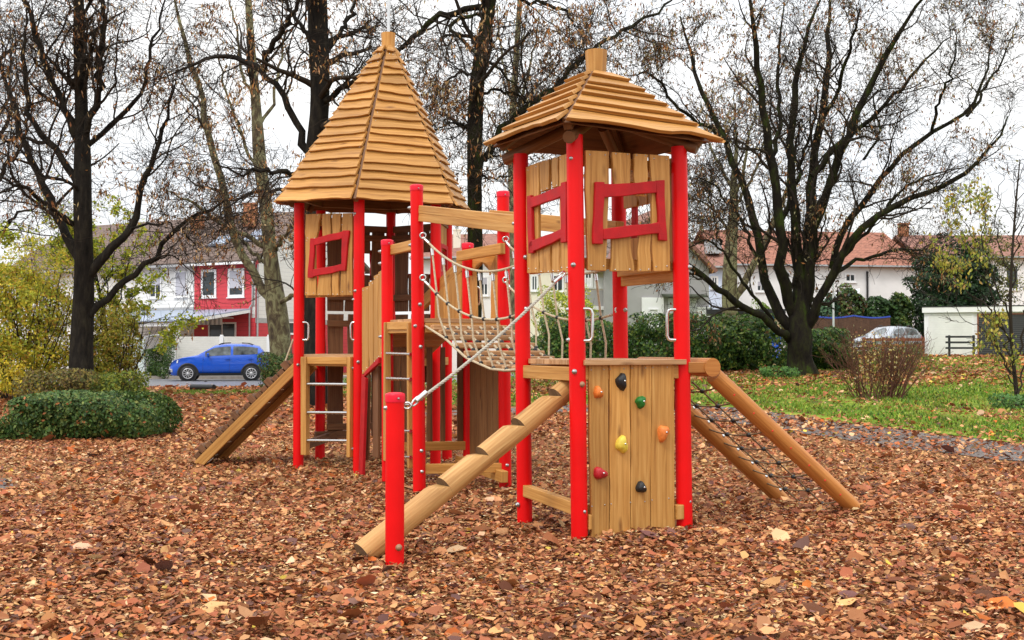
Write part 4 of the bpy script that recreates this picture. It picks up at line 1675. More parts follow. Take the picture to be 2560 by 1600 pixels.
# low ties near the ground
b = MB()
a, c = v3(QT, .27), v3(QR, .24)
b.beam(a + (c - a) * .05, c - (c - a) * .05, .07, .10, seg=3, wav=.003)
a, c = v3(QR, .17), v3(QK, .22)
n = nrm2(QR, QK)
b.beam(a - n * .09 - (c - a) * .18, c - n * .09 + (c - a) * .1, .08, .12)
a, c = v3(QS, .42), v3(QK, .40)
b.beam(a, c, .07, .10)
b.build_each("tie_beam", M['wood'], pf, .006)
# head beams
b = MB()
a, c = P(977, 624, QS[1] - .05), P(1030, 611, QT[1] - .02)
b.beam(v3(QS, 2.60) + Vector((.03, .0, .02)), v3(QT, 2.60) + Vector((.0, .06, .02)), .05, .11)
b.build("head_beam", M['wood'], pf, .006)
b = MB()
b.beam(P(1146, 641, QK[1] - .12), P(1257, 621, QR[1] - .14), .06, .115, seg=3, wav=.003)
b.build("head_beam", M['wood'], pf, .006)
# arch board with stiles in the doorway K-R
def zr5(x, y):
    return (1080 + x / 6.873, 560 + y / 6.873)


n_kr = nrm2(QR, QK)
if n_kr.dot(Vector((0, -1, 0))) < 0:
    n_kr = -n_kr
poly = [zr5(615, 545), zr5(1090, 540), zr5(1100, 880), zr5(985, 880)]
for k in range(11):
    a = math.pi * k / 10
    poly.append(zr5(855 + 125 * math.cos(a), 800 - 145 * math.sin(a)))
poly += [zr5(725, 895), zr5(630, 895)]
b = MB()
po = -.0
pts = [onplane(x, y, QR, QK, 0.02) for x, y in poly]
nn = nrm2(QR, QK)
# triangulated strip around the arch: left cheek, right cheek, crown
b.prism([pts[0], pts[1], pts[4], pts[9], pts[14]], nn, .03)
b.prism([pts[0], pts[14], pts[15], pts[16]], nn, .029)
b.prism([pts[1], pts[2], pts[3], pts[4]], nn, .029)
for k in range(4, 14):
    if k != 9:
        pass
# crown pieces filling the curve
for k in range(4, 9):
    b.prism([pts[k], pts[k + 1], pts[9]], nn, .028)
for k in range(9, 14):
    b.prism([pts[k], pts[k + 1], pts[9]], nn, .028)
b.build("arch_board", M['wood'], pf)
panel(pf, QR, QK, [
    (zr5(640, 890), zr5(735, 890), (1172, 800), (1190, 800))], off=-.02, name="door_stile")
panel(pf, QR, QK, [(zr5(1015, 880), zr5(1110, 875), (1226, 800), (1243, 800))], off=-.02, name="door_stile")
# boards below the deck on that side
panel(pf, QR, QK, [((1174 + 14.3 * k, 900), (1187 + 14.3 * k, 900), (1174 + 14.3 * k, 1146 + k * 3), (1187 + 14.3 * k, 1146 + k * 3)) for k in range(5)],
      off=-.03, m='shadewood', wav=.003, name="lower_panel", screws=False)
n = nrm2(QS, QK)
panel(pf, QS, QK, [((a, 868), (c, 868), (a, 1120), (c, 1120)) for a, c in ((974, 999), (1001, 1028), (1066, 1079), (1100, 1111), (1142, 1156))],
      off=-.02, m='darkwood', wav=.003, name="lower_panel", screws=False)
b = MB()
for px, py in ((1150, 700),):
    pass
hd = grab(pf, QK, 0, 1200, 718, 1200, 762, 1)
grab(pf, QS, 0, 976, 714, 976, 765, 1)
# ladder T-S
lad = thing_part = None
b = MB()
nts = nrm2(QS, QT)
def lp(px, py, off=.03):
    return onplane(px, py, QS, QT, off)


b.beam(lp(966, 806), lp(968, 1152), .085, .07, up=nts)
b.beam(lp(1026, 806), lp(1027, 1170), .05, .07, up=nts)
b.build_each("ladder_stile", M['wood'], pf, .006)
b = MB()
b.beam(lp(972, 815, .02), lp(1024, 814, .02), .045, .085)
b.build("ladder_head", M['wood'], pf, .006)
for y in (883.5, 946, 1010, 1076, 1141):
    b = MB()
    b.tube([lp(968, y, .05), lp(1027, y + 2, .05)], .019, 10)
    b.build("rung", M['steel'], pf)

# ---- tower with the tall spire
sp = thing("play_tower", "tall red post play tower with steep shingled spire and ladder", "play tower", (HC[0], HC[1], 0))
ztops = [3.36, 3.33, 3.32, 3.38, 3.4, 3.38]
hb_ = [[(745, 912)], [(895, 905), (910, 801), (910, 852), (910, 934), (883, 920), (882, 1122), (887, 534), (888, 727), (884, 749)], [], [], [], []]
for q, zt, bl in zip(HEX, ztops, hb_):
    post(sp, q, zt, 0.0, bolts=bl)
EH = []
for q, ze in zip(HEX, (3.36, 3.31, 3.30, 3.39, 3.42, 3.40)):
    EH.append(Vector((HC[0] + (q[0] - HC[0]) * 1.25, HC[1] + (q[1] - HC[1]) * 1.25, ze)))
APH = Vector((-1.625, 14.81, 5.58))
rb = MB()
for i in range(6):
    roof_face(rb, EH[i], EH[(i + 1) % 6], APH, (HC[0], HC[1], 3.0), 18, .945, .009, .014, t=.030, hip=.006)
rb.build("roof", M['roofwood'], sp, .004)
lb = MB()
for i in range(6):
    E1, E2 = EH[i].lerp(APH, .0), EH[(i + 1) % 6].lerp(APH, .0)
    n = (E2 - E1).cross(APH - E1).normalized()
    if n.z < 0:
        n = -n
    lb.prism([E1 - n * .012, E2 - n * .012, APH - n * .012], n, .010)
lb.build("roof_shade_sheet", M['darkwood'], sp)  # added dark sheet that paints the shade inside the spire
sc = MB()
for i in (0, 1, 2):
    E1, E2 = EH[i], EH[(i + 1) % 6]
    n = (E2 - E1).cross(APH - E1).normalized()
    if n.z < 0:
        n = -n
    for k in range(17):
        s = .02 + k * .054
        for a_, b_ in ((E1, E2), (E2, E1)):
            k0 = a_.lerp(APH, s)
            sc.lathe(k0 + (b_.lerp(APH, s) - k0).normalized() * .05 + n * .05, [(.008, 0), (.007, .004), (.001, .006)], 6, n)
sc.build("screws", M['steel'], sp)
hb = MB()
for i in range(6):
    hb.beam(EH[i].lerp(APH, .02) - Vector((0, 0, .06)), EH[i].lerp(APH, .9) - Vector((0, 0, .06)), .05, .07)
    # dark eave ring
    hb.beam(EH[i].lerp(Vector((HC[0], HC[1], 3.3)), .2) + Vector((0, 0, .10)), EH[(i + 1) % 6].lerp(Vector((HC[0], HC[1], 3.3)), .2) + Vector((0, 0, .10)), .05, .10)
hb.build_each("rafter", M['darkwood'], sp, .004)
b = MB()
b.lathe(APH - Vector((0, 0, .13)), [(.07, -.18), (.088, .0), (.09, .1), (.096, .20)], 9, sm=False)
b.build("finial", M['wood'], sp, .006)
b = MB()
b.tube([APH + Vector((0, 0, -.1)), APH + Vector((.01, 0, 1.15))], .021, 10)
b.build("flag_pole", M['steel'], sp)
# deck
b = MB()
e1 = Vector((.833, -.593 * 1.0, 0)).normalized()
hexin = [Vector((HC[0] + (q[0] - HC[0]) * .97, HC[1] + (q[1] - HC[1]) * .97, 1.40)) for q in HEX]
b.prism(hexin, (0, 0, 1), .04)
b.build("deck", M['plankwood'], sp, .004)
for i in range(6):
    p_, q_ = HEX[i], HEX[(i + 1) % 6]
    a, c = v3(p_, 1.345), v3(q_, 1.345)
    d = (c - a).normalized()
    b = MB()
    b.beam(a + d * .05, c - d * .05, .055, .10)
    b.build("beam", M['wood'], sp, .005)
for i in range(6):
    if i in (0, 1):
        continue
    p_, q_ = HEX[i], HEX[(i + 1) % 6]
    a, c = v3(p_, 3.16), v3(q_, 3.16)
    d = (c - a).normalized()
    b = MB()
    b.beam(a + d * .05, c - d * .05, .05, .09)
    b.build("beam", M['darkwood'], sp, .005)
# front window panel
o = panel(sp, HEX[0], HEX[1], [
    (z21(366, 300), z21(570, 296), z21(362, 640), z21(510, 640)),
    (z21(362, 640), z21(492, 640), z21(360, 1398), z21(506, 1398)),
    (z21(590, 296), z21(702, 294), z21(592, 640), z21(702, 640)),
    (z21(724, 293), z21(842, 290), z21(728, 640), z21(818, 620)),
    (z21(864, 290), z21(996, 286), z21(836, 1396), z21(996, 1394)),
    (z21(552, 1050), z21(704, 1050), z21(516, 1398), z21(706, 1397)),
    (z21(724, 1050), z21(800, 1050), z21(722, 1397), z21(816, 1396))])
panel_rails(o, HEX[0], HEX[1], [3.10, 2.20], 0)
frame4(o, HEX[0], HEX[1], [
    (z21(432, 628), z21(488, 628), z21(392, 1160), z21(462, 1160)),
    (z21(862, 522), z21(952, 520), z21(842, 1066), z21(898, 1066)),
    (z21(480, 722), z21(480, 628), z21(872, 622), z21(872, 528)),
    (z21(458, 1148), z21(466, 1048), z21(852, 1066), z21(856, 975))])
# ladder below it
def lh(px, py, off=.05):
    return onplane(px, py, HEX[0], HEX[1], off)


b = MB()
nh = nrm2(HEX[0], HEX[1])
b.beam(lh(763, 892), lh(763, 1137), .095, .07, up=nh)
b.beam(lh(876, 892), lh(875, 1143), .06, .07, up=nh)
b.build_each("ladder_stile", M['wood'], sp, .006)
b = MB()
b.beam(lh(771, 901, .04), lh(870, 902, .04), .05, .09)
b.build("ladder_head", M['wood'], sp, .006)
for y in (960, 1031, 1101):
    b = MB()
    b.tube([lh(766, y, .055), lh(872, y + 1, .055)], .020, 10)
    b.build("rung", M['steel'], sp)
b = MB()
b.beam(v3(HEX[0], .30) + Vector((.06, -.02, -.02)), v3(HEX[5], .34) + Vector((.2, .1, 0)), .07, .11)
b.beam(v3(HEX[5], .34) + Vector((-.05, -.1, 0)), v3(HEX[5], .34) + (v3(HEX[4], 0) - v3(HEX[5], 0)) * .45, .07, .11)
b.build_each("tie_beam", M['darkwood'], sp, .006)
# the other sides
wp(HEX[2], HEX[3], 0, 2.14, 3.12, [(.09, .27), (.29, .44), (.46, .62), (.65, .9)], (.28, .72, 2.5, 2.8), sp)
for s, full in ((3, False), (4, True)):  # interior shade put into the board colour; the wood itself is honey
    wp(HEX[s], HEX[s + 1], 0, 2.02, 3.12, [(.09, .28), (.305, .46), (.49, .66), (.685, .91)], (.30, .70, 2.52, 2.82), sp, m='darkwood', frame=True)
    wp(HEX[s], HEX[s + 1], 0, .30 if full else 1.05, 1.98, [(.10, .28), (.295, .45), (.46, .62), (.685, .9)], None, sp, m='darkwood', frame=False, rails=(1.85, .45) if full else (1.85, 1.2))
# passage down to the spire tower: sloping deck, side boards, rail
b = MB()
a0, a1 = v3(HEX[1], 1.40).lerp(v3(HEX[2], 1.40), .1), v3(HEX[1], 1.40).lerp(v3(HEX[2], 1.40), .9)
c0, c1 = v3(QS, 1.78).lerp(v3(QK, 1.78), .1), v3(QS, 1.78).lerp(v3(QK, 1.78), .9)
for k in range(7):
    f0, f1 = k / 7, (k + 1) / 7 - .012
    b.plank(a0.lerp(c0, f0), a0.lerp(c0, f1), a1.lerp(c1, f0), a1.lerp(c1, f1), (0, 0, 1), .04)
b.build("passage_deck", M['plankwood'], pf, .004)
pan = []
tops_ = [(914, 719), (929, 704), (943, 690)]
P2, S_ = HEX[1], QS
# left side boards from P2 to S, cut off along the red trim below
bl = []
ux = [(911, 926), (927.5, 939), (940.5, 951), (952, 962)]
ty = [720, 706, 690, 680]
by = [936, 928, 912, 900]
for (x0, x1), t_, b_ in zip(ux, ty, by):
    bl.append(((x0, t_), (x1, t_ - 5), (x0, b_), (x1, b_ - 8)))
panel(pf, P2, S_, bl, off=0, name="passage_wall", wav=.003)
b = MB()
nps = nrm2(P2, S_)
q1 = [onplane(x, y, P2, S_, .04) for x, y in ((914, 944), (918, 930), (953, 908), (953, 893))]
b.plank(q1[0], q1[1], q1[2], q1[3], nps, .035)
q2 = [onplane(x, y, P2, S_, .04) for x, y in ((911, 936), (921, 946), (903, 1186), (913, 1188))]
b.plank(q2[0], q2[1], q2[2], q2[3], nps, .035)
b.build_each("red_trim", M['redwood'], pf, .004)
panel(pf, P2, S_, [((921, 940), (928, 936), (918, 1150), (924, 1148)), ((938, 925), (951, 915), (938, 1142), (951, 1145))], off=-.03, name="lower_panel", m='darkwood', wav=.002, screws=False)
# right side with the sloping rail K-P3
P3 = HEX[2]
panel(pf, P3, QK, [((1084 + 15 * k, 745 - 13 * k), (1098 + 15 * k, 733 - 13 * k), (1084 + 15 * k, 800), (1098 + 15 * k, 800)) for k in range(5)], off=0, name="passage_wall", wav=.002, screws=False)
b = MB()
b.beam(onplane(1058, 758, P3, QK, -.06), onplane(1163, 655, P3, QK, -.06), .05, .17)
b.build("passage_rail", M['wood'], pf, .006)
grab(sp, HEX[0], 0, 771, 806, 771, 850, 1)
grab(sp, HEX[1], 0, 877, 806, 877, 850, -1)

# ---- rope bridge
rg = thing("rope_bridge", "sagging plank rope bridge with rope net sides between the two towers", "rope bridge", (.0, 11.0, 1.3))
TL0, TL1 = Vector((QT[0], QT[1], 0)), Vector((QL[0], QL[1], 0))
RD0, RD1 = Vector((QR[0], QR[1], 0)), Vector((QD[0], QD[1], 0))


def zdeck(s):
    return float(np.interp(s, [0, .1, .23, .44, .67, .8, .913, 1], [1.77, 1.71, 1.63, 1.44, 1.343, 1.335, 1.348, 1.39]))


def side(k, s, z, inset=0.0):
    a, c, o = (TL0, TL1, 1) if k == 0 else (RD0, RD1, -1)
    p = a.lerp(c, s)
    return Vector((p.x, p.y, z)) + uu * inset * o


for k in range(11):
    s = .055 + .0875 * k
    a, c = side(0, s, zdeck(s), .075), side(1, s, zdeck(s), .055)
    b = MB()
    d = (side(0, s + .02, zdeck(s + .02)) - side(0, s - .02, zdeck(s - .02))).normalized()
    upv = (c - a).cross(d).normalized()
    if upv.z < 0:
        upv = -upv
    b.beam(a, c, .088, .058, up=(0, 0, 1), seg=2, wav=.002)
    b.build("plank", M['plankwood'], rg, .012)
rb_ = MB()
ties = MB()
ferr = MB()
eye = MB()


def z_hi(s):
    return 2.69 + (2.30 - 2.69) * s - .215 * 4 * s * (1 - s)


def z_lo(s):
    return 2.255 + (1.86 - 2.255) * s - .225 * 4 * s * (1 - s)


for k in (0, 1):
    for fz in (z_hi, z_lo):
        rb_.tube([side(k, .04 + .92 * i / 24, fz(.04 + .92 * i / 24), .03) for i in range(25)], .0115, 8)
    rb_.tube([side(k, i / 24, zdeck(i / 24) - .01, .05) for i in range(25)], .0125, 8)
    for i in range(7):
        s0 = .10 + .12 * i
        s1 = .23 + .114 * i
        sm_ = s0 + (s1 - s0) * .45
        p0 = side(k, s0, z_hi(s0), .03)
        p1 = side(k, sm_, z_lo(sm_), .03)
        p2 = side(k, s1, zdeck(s1), .06)
        md = p1.lerp(p2, .5) - uu * .03 * (1 if k == 0 else -1)
        rb_.tube([p0, p0.lerp(p1, .5), p1, md, p2], .0105, 7)
        ferr.tube([p0.lerp(p1, .06), p0.lerp(p1, .2)], .017, 8)
        ties.ball(p1, .024, 8, 5, (1, 1, .9))
        ties.ball(p2, .022, 7, 4)
    q0, q1 = (QT, QL) if k == 0 else (QR, QD)
    for fz in (z_hi, z_lo):
        for s_, qq in ((0.02, q0), (.98, q1)):
            p = side(k, s_, fz(s_), .02) + Vector((0, -.055, 0))
            eye.tube([p + Vector((.03 * math.cos(a), -.02, .03 * math.sin(a) + .02)) for a in np.linspace(0, 6.3, 13)], .009, 6)
            f2 = .07 if s_ < .5 else .93
            eye.tube([p, side(k, f2, fz(f2), .03)], .015, 8)
for j in range(6):
    ins = .12 + .135 * j
    for i in range(10):
        s0, s1 = .055 + .0875 * i + .02, .055 + .0875 * (i + 1) - .02
        a = side(0, s0, zdeck(s0) - .012, .075 + ins)
        c = side(0, s1, zdeck(s1) - .012, .075 + ins)
        rb_.tube([a + Vector((0, 0, .03)), c + Vector((0, 0, .018))], .0135, 6)
        ties.ball(a.lerp(c, .85) + Vector((0, 0, .02)), .026, 7, 5)
rb_.build("rope_net", M['rope'], rg)
ties.build("rope_clamp", M['black'], rg)
ferr.build("ferrule", M['steel'], rg)
eye.build("eye_bolt", M['steel'], rg)
for k, z0, z1 in ((0, 2.93, 2.60), (1, 2.92, 2.60)):
    for j in (0, 1):
        b = MB()
        a, c = side(k, -.0, z0 + (.042 if j else -.042)), side(k, 1.0, z1 + (.038 if j else -.038))
        d = (c - a).normalized()
        e0, e1 = (.06, .06) if k == 0 else (-.12, -.1)
        off = Vector((0, 0, 0)) if k == 0 else uu * (-.09)
        b.beam(a + d * e0 + off, c - d * e1 + off, .09, .083 if j else .081, seg=5, wav=.0015)
        b.build("top_beam", M['wood'], rg, .006)

# ---- notched log stair, stub post, steel rope
lg = MB()
La, Lb = Vector((-1.075, 8.19, .05)), Vector((.50, 9.28, 1.235))
ax = (Lb - La).normalized()
LL = (Lb - La).length
sd = ax.cross(Vector((0, 0, 1))).normalized()
up_ = sd.cross(ax).normalized()
slope = ax.z / math.hypot(ax.x, ax.y)


def s_of(px, py):
    """length along the log of a notch seen at a pixel"""
    best = min(range(401), key=lambda i: abs((1280 + FPX * (La + ax * LL * i / 400).x / (La + ax * LL * i / 400).y) - px))
    return LL * best / 400


nots = [s_of(860 + x / 2.8, 0) for x in (706, 975, 1228, 1485)]
RL = .094
rings = sorted(set([0, LL] + [LL * i / 40 for i in range(41)] + [s - .0005 for s in nots] + [s + .0005 for s in nots]))
vs, fs, uvs = [], [], []
NS = 24
for i, s in enumerate(rings):
    r0 = RL * (1.0 - .06 * s / LL) * (1 + .012 * math.sin(s * 9))
    hm = 9
    for sn in nots:
        if sn - .115 < s <= sn:
            hm = r0 * 1.0 - .070 + (sn - s) * .62
    for k in range(NS):
        a = 2 * math.pi * k / NS
        h = min(r0 * math.sin(a), hm)
        vs.append(La + ax * s + sd * r0 * math.cos(a) + up_ * h)
riser, rest, ruv, uvr = [], [], [], []
for i in range(len(rings) - 1):
    isr = rings[i + 1] - rings[i] < .002
    for k in range(NS):
        k2 = (k + 1) % NS
        f = (i * NS + k, i * NS + k2, (i + 1) * NS + k2, (i + 1) * NS + k)
        u0, u1 = rings[i], rings[i + 1]
        u = [(u0, k * .02), (u0, (k + 1) * .02), (u1, (k + 1) * .02), (u1, k * .02)]
        (riser if isr else rest).append(f)
        (uvr if isr else ruv).append(u)
lg.add(vs, rest + riser, ruv + uvr, 0, False)
for i in range(len(rest)):
    lg.sm[i] = False
for i in range(len(rest), len(rest) + len(riser)):
    lg.mi[i] = 1
for ring, rev in ((0, True), (len(rings) - 1, False)):
    idx = [vs[ring * NS + k] for k in range(NS)]
    if rev:
        idx = idx[::-1]
    lg.add(idx, [tuple(range(NS))], [[((v - La).dot(sd), (v - La).dot(up_)) for v in idx]], 1)
tag(lg.build("stair_log", [M['logwood'], M['cutgrain']]), "round log with four cut steps leaning up to the climbing tower", "log stair")

QST = (-.822, 7.98)
st = thing("short_post", "short red capped post standing in the leaves in front of the step log", "post", (QST[0], QST[1], 0))
post(st, QST, 1.20, 0, True, [(966, 1020)], brass=[(997, 1369)])
eb = MB()
ep = P(1018, 1014, 7.98)
eb.tube([v3(QST, ep.z) + Vector((.05, 0, .01)), ep + Vector((-.02, 0, .005))], .012, 8)
eb.tube([ep + Vector((.028 * math.cos(a), -.005, .022 * math.sin(a))) for a in np.linspace(0, 6.3, 13)], .008, 6)
eb.build("shackle", M['steel'], st)
cb = thing("cable", "twisted grey climbing rope running from the short post up to the tower", "rope", tuple(ep))
c0, c1 = ep + Vector((.03, 0, .005)), P(1412, 681, 8.96)
b = MB()
dd = (c1 - c0)
ln = dd.length
dn = dd.normalized()
s1 = dn.cross(Vector((0, 0, 1))).normalized()
s2 = dn.cross(s1)
for k in range(3):
    pts = []
    for i in range(301):
        f = .06 + .87 * i / 300
        a = f * ln * 2 * math.pi / .085 + k * 2.094
        sag = -.05 * 4 * f * (1 - f)
        pts.append(c0 + dd * f + Vector((0, 0, sag)) + (s1 * math.cos(a) + s2 * math.sin(a)) * .0062)
    b.tube(pts, .0066, 6)
b.build("strands", M['wire'], cb)
b = MB()
b.tube([c0 + dd * .025, c0 + dd * .085], .019, 12)
b.tube([c0 + dd * .915, c0 + dd * .965], .019, 12)
b.build_each("ferrule", M['steel'], cb)
b = MB()
for e, f, g in ((c0, dd, 0), (c1, -dd, 1)):
    fn = f.normalized()
    b.tube([e + fn * (.045 + .045 * math.cos(a)) + Vector((0, 0, .022 * math.sin(a))) for a in np.linspace(0, 6.3, 15)], .0075, 6)
b.build_each("loop", M['steel'], cb)

# ---- net climb on the right side
nr = thing("net_ramp", "climbing net strung between two oiled logs leaning on the tower", "climbing net", (2.2, 10.2, 0))
A1, A2 = Vector((1.69, 9.52, 1.30)), Vector((3.06, 10.17, .10))
B1, B2 = Vector((1.27, 10.42, 1.27)), Vector((2.66, 11.08, .02))
for a, c in ((A1, A2), (B1, B2)):
    b = MB()
    d = (c - a)
    b.tube([a + d * f for f in (0, .2, .4, .6, .8, .97, 1.0)], [.074, .075, .073, .074, .072, .070, .062], 16)
    lo = b.build("log", M['ramplog'], nr)
    if a is A1:
        mk_ = MB()
        for px, py in ((1824, 974), (1871, 1013), (1917, 1050), (1963, 1092), (2009, 1127), (2050, 1164), (2090, 1193), (2129, 1228)):
            f = (px - 1782) / (2137 - 1782.)
            pt = a + d * f
            vd = (Vector((0, 0, EYE)) - pt).normalized()
            sidev = d.normalized().cross(vd).normalized()
            nv = sidev.cross(d.normalized())
            if nv.dot(vd) < 0:
                nv = -nv
            mk_.lathe(pt + nv * .0725, [(.010, 0), (.008, .0025), (.001, .003)], 7, nv)
        mk_.build("paint_dots", plain("red_paint", (.8, .05, .03), .5), lo)
xb = MB()
xa = Vector((1.66, 9.38, 1.37))
xb.tube([xa, xa + vv_ * 1.12], .078, 18)
xb.build("cross_log", M['ramplog'], nr)
b = MB()
b.beam(v3(QB, 1.37, LEAN) + uu * .04 - Vector((0, .03, 0)), xa + vv_ * .05 - uu * .03, .09, .09)
b.beam(v3(QD, 1.37, LEAN) + uu * .04, xa + vv_ * .95 - uu * .03, .09, .09)
b.build_each("bracket", M['ramplog'], nr, .006)
ropes, kn = MB(), MB()


def npt(f, g):
    a, c = B1.lerp(B2, f), A1.lerp(A2, f)
    p = a.lerp(c, g)
    return p + Vector((0, 0, -.06 * 4 * g * (1 - g)))


for g in (.35, .68):
    ropes.tube([npt(f, g) for f in np.linspace(.0, .97, 14)], .0075, 6)
for i in range(9):
    f = .07 + .108 * i
    ropes.tube([npt(f + .0, g) for g in (.02, .2, .35, .5, .65, .8, .97)], .0075, 6)
    for g in (.35, .68):
        if g > .2:
            kn.ball(npt(f, g), .023, 8, 5, (1.1, 1.1, .9))
ropes.build("net", M['darkrope'] if 'darkrope' in M else M['rope'], nr)
kn.build("net_clamp", M['black'], nr)
b = MB()
for i in range(9):
    f = .07 + .108 * i
    b.ball(B1.lerp(B2, f) + Vector((.02, -.05, .055)), .02, 7, 5)
    pt = npt(.985, (.16, .42, .7)[i % 3])
b.ball(npt(.97, .16), .03, 7, 5)
b.ball(npt(.97, .70), .03, 7, 5)
b.build("net_fixing", M['steel'], nr)

# ---- slatted ramp on the left of the spire tower
rp = thing("plank_ramp", "sloping slatted timber ramp with climbing rope on the spire tower", "ramp", (-3.4, 14.8, 0))
n1, n0 = Vector((-2.74, 14.50, 1.29)), Vector((-4.03, 14.60, .02))
wv = Vector((.075, .80, 0))
for k in (0, 1):
    b = MB()
    b.beam(n0 + wv * k, n1 + wv * k, .06, .12, up=(0, 0, 1), seg=3, wav=.001)
    b.build("stringer", M['wood'], rp, .006)
rd = (n1 - n0)
rn = rd.cross(wv).normalized()
if rn.z < 0:
    rn = -rn
b = MB()
for k in range(18):
    f = .02 + k * .056
    c = n0 + rd * f + rn * .062
    hgt = .105 if k % 3 == 1 else .06
    b.plank(c - wv * .03, c - wv * .03 + rd.normalized() * .085, c + wv * 1.03, c + wv * 1.03 + rd.normalized() * .085, rn, hgt, 2)
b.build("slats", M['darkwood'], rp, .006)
b = MB()
b.plank(n0 + rn * .02, n0 + rd * 1.0 + rn * .02, n0 + wv + rn * .02, n0 + wv + rd * 1.0 + rn * .02, rn, .02)
b.build("underside", M['darkwood'], rp)
b = MB()
for k in range(7):
    c = n0 + rd * (.1 + k * .135) - rn * .03
    b.tube([c + wv * .1, c + wv * .35], .008, 6)
b.tube([n0 + Vector((.02, -.0, -.05)), n0 + rd * .10 + wv * .1 - rn * .06], .012, 6)
b.build_each("steel_rod", M['steel'], rp)
b = MB()
tp = P(733, 848, 14.75)
pts = [tp, P(706, 950, 14.75), P(690, 985, 14.75)]
pts = [tp.lerp(P(693, 962, 14.7), f) for f in (0, .35, .7, 1)]
pts += [n0 + rd * f + rn * (.12 + .03 * math.sin(f * 9)) + wv * (.1 + .25 * (1 - f)) for f in (.72, .6, .48, .36, .26, .2)]
b.tube(pts, .012, 6)
b.build("rope", M['rope'], rp)
# ------------------------------------------------------------------ plants
def tubes_np(pts, rad, s):
    """pts (N,K,3), rad (N,K): all tubes as one vertex and face array"""
    N, K, _ = pts.shape
    t = np.empty_like(pts)
    t[:, 1:-1] = pts[:, 2:] - pts[:, :-2]
    t[:, 0] = pts[:, 1] - pts[:, 0]
    t[:, -1] = pts[:, -1] - pts[:, -2]
    t /= np.linalg.norm(t, axis=2, keepdims=True) + 1e-9
    ref = np.zeros_like(t)
    main = pts[:, -1] - pts[:, 0]
    main = main / (np.linalg.norm(main, axis=1, keepdims=True) + 1e-9)
    vert = np.abs(main[:, 2]) > .8
    ref[vert, :, 0] = 1
    ref[~vert, :, 2] = 1
    u = np.cross(t, ref)
    u /= np.linalg.norm(u, axis=2, keepdims=True) + 1e-9
    w = np.cross(t, u)
    a = np.arange(s) * 2 * math.pi / s
    co = pts[:, :, None, :] + rad[:, :, None, None] * (u[:, :, None, :] * np.cos(a)[None, None, :, None] + w[:, :, None, :] * np.sin(a)[None, None, :, None])
    base = (np.arange(N) * K * s)[:, None, None]
    i = np.arange(K - 1)[None, :, None]
    k = np.arange(s)[None, None, :]
    k2 = (k + 1) % s
    f = np.stack([base + i * s + k, base + i * s + k2, base + (i + 1) * s + k2, base + (i + 1) * s + k], -1).reshape(-1, 4)
    return co.reshape(-1, 3), f


def resample(poly, n):
    p = np.asarray(poly, float)
    # smooth (Catmull-Rom like) by arc length
    d = np.concatenate([[0], np.cumsum(np.linalg.norm(np.diff(p, axis=0), axis=1))])
    s = np.linspace(0, d[-1], n)
    q = np.stack([np.interp(s, d, p[:, k]) for k in range(3)], 1)
    for _ in range(2):
        q[1:-1] = .25 * q[:-2] + .5 * q[1:-1] + .25 * q[2:]
    return q


def spawn(rng, pts, rad, m, L, ang, K, jit, trop, rr, rmin, tmin=.15, out=None):
    """m children on every parent tube"""
    N, Kp, _ = pts.shape
    n = N * m
    pi = np.repeat(np.arange(N), m)
    t = rng.uniform(tmin, 1, n) ** .85
    x = t * (Kp - 1)
    i0 = np.minimum(x.astype(int), Kp - 2)
    f = (x - i0)[:, None]
    p0 = pts[pi, i0] * (1 - f) + pts[pi, i0 + 1] * f
    r0 = rad[pi, i0] * (1 - f[:, 0]) + rad[pi, i0 + 1] * f[:, 0]
    tg = pts[pi, i0 + 1] - pts[pi, i0]
    tg /= np.linalg.norm(tg, axis=1, keepdims=True) + 1e-9
    rv = rng.normal(size=(n, 3))
    perp = rv - tg * (rv * tg).sum(1, keepdims=True)
    perp /= np.linalg.norm(perp, axis=1, keepdims=True) + 1e-9
    a = np.radians(rng.uniform(ang[0], ang[1], n))[:, None]
    d = tg * np.cos(a) + perp * np.sin(a)
    ln = L * rng.uniform(.45, 1.15, n) * (1.12 - .45 * t)
    out_p = np.empty((n, K, 3))
    out_p[:, 0] = p0
    st = (ln / (K - 1))[:, None]
    for k in range(1, K):
        d = d + rng.normal(size=(n, 3)) * jit
        d[:, 2] += trop
        d /= np.linalg.norm(d, axis=1, keepdims=True) + 1e-9
        out_p[:, k] = out_p[:, k - 1] + d * st
    rb0 = np.maximum(np.minimum(r0 * rr, r0 * .9), rmin)
    taper = np.linspace(1, .35, K)[None, :]
    return out_p, np.maximum(rb0[:, None] * taper, rmin * .75)


def cards(C, d, s, ln, wd, col, fold=.0, rng=None):
    """leaf quads: centre, direction, side, length, width"""
    n = len(C)
    nn = np.cross(d, s)
    ln, wd = ln[:, None], wd[:, None]
    v0 = C - d * ln * .5
    v2 = C + d * ln * .5
    v1 = C + s * wd * .5 + nn * wd * fold
    v3_ = C - s * wd * .5 + nn * wd * fold
    co = np.stack([v0, v1, v2, v3_], 1).reshape(-1, 3)
    b = (np.arange(n) * 4)[:, None]
    f = np.concatenate([b + np.array([[0, 1, 2]]), b + np.array([[0, 2, 3]])], 0)
    return co, f, np.repeat(col, 4, 0)


def rdir(rng, n, up=None):
    v = rng.normal(size=(n, 3))
    if up is not None:
        v = v * (1, 1, .45) + np.array([0, 0, up])
    v /= np.linalg.norm(v, axis=1, keepdims=True) + 1e-9
    w = rng.normal(size=(n, 3))
    w -= v * (w * v).sum(1, keepdims=True)
    w /= np.linalg.norm(w, axis=1, keepdims=True) + 1e-9
    return v, w


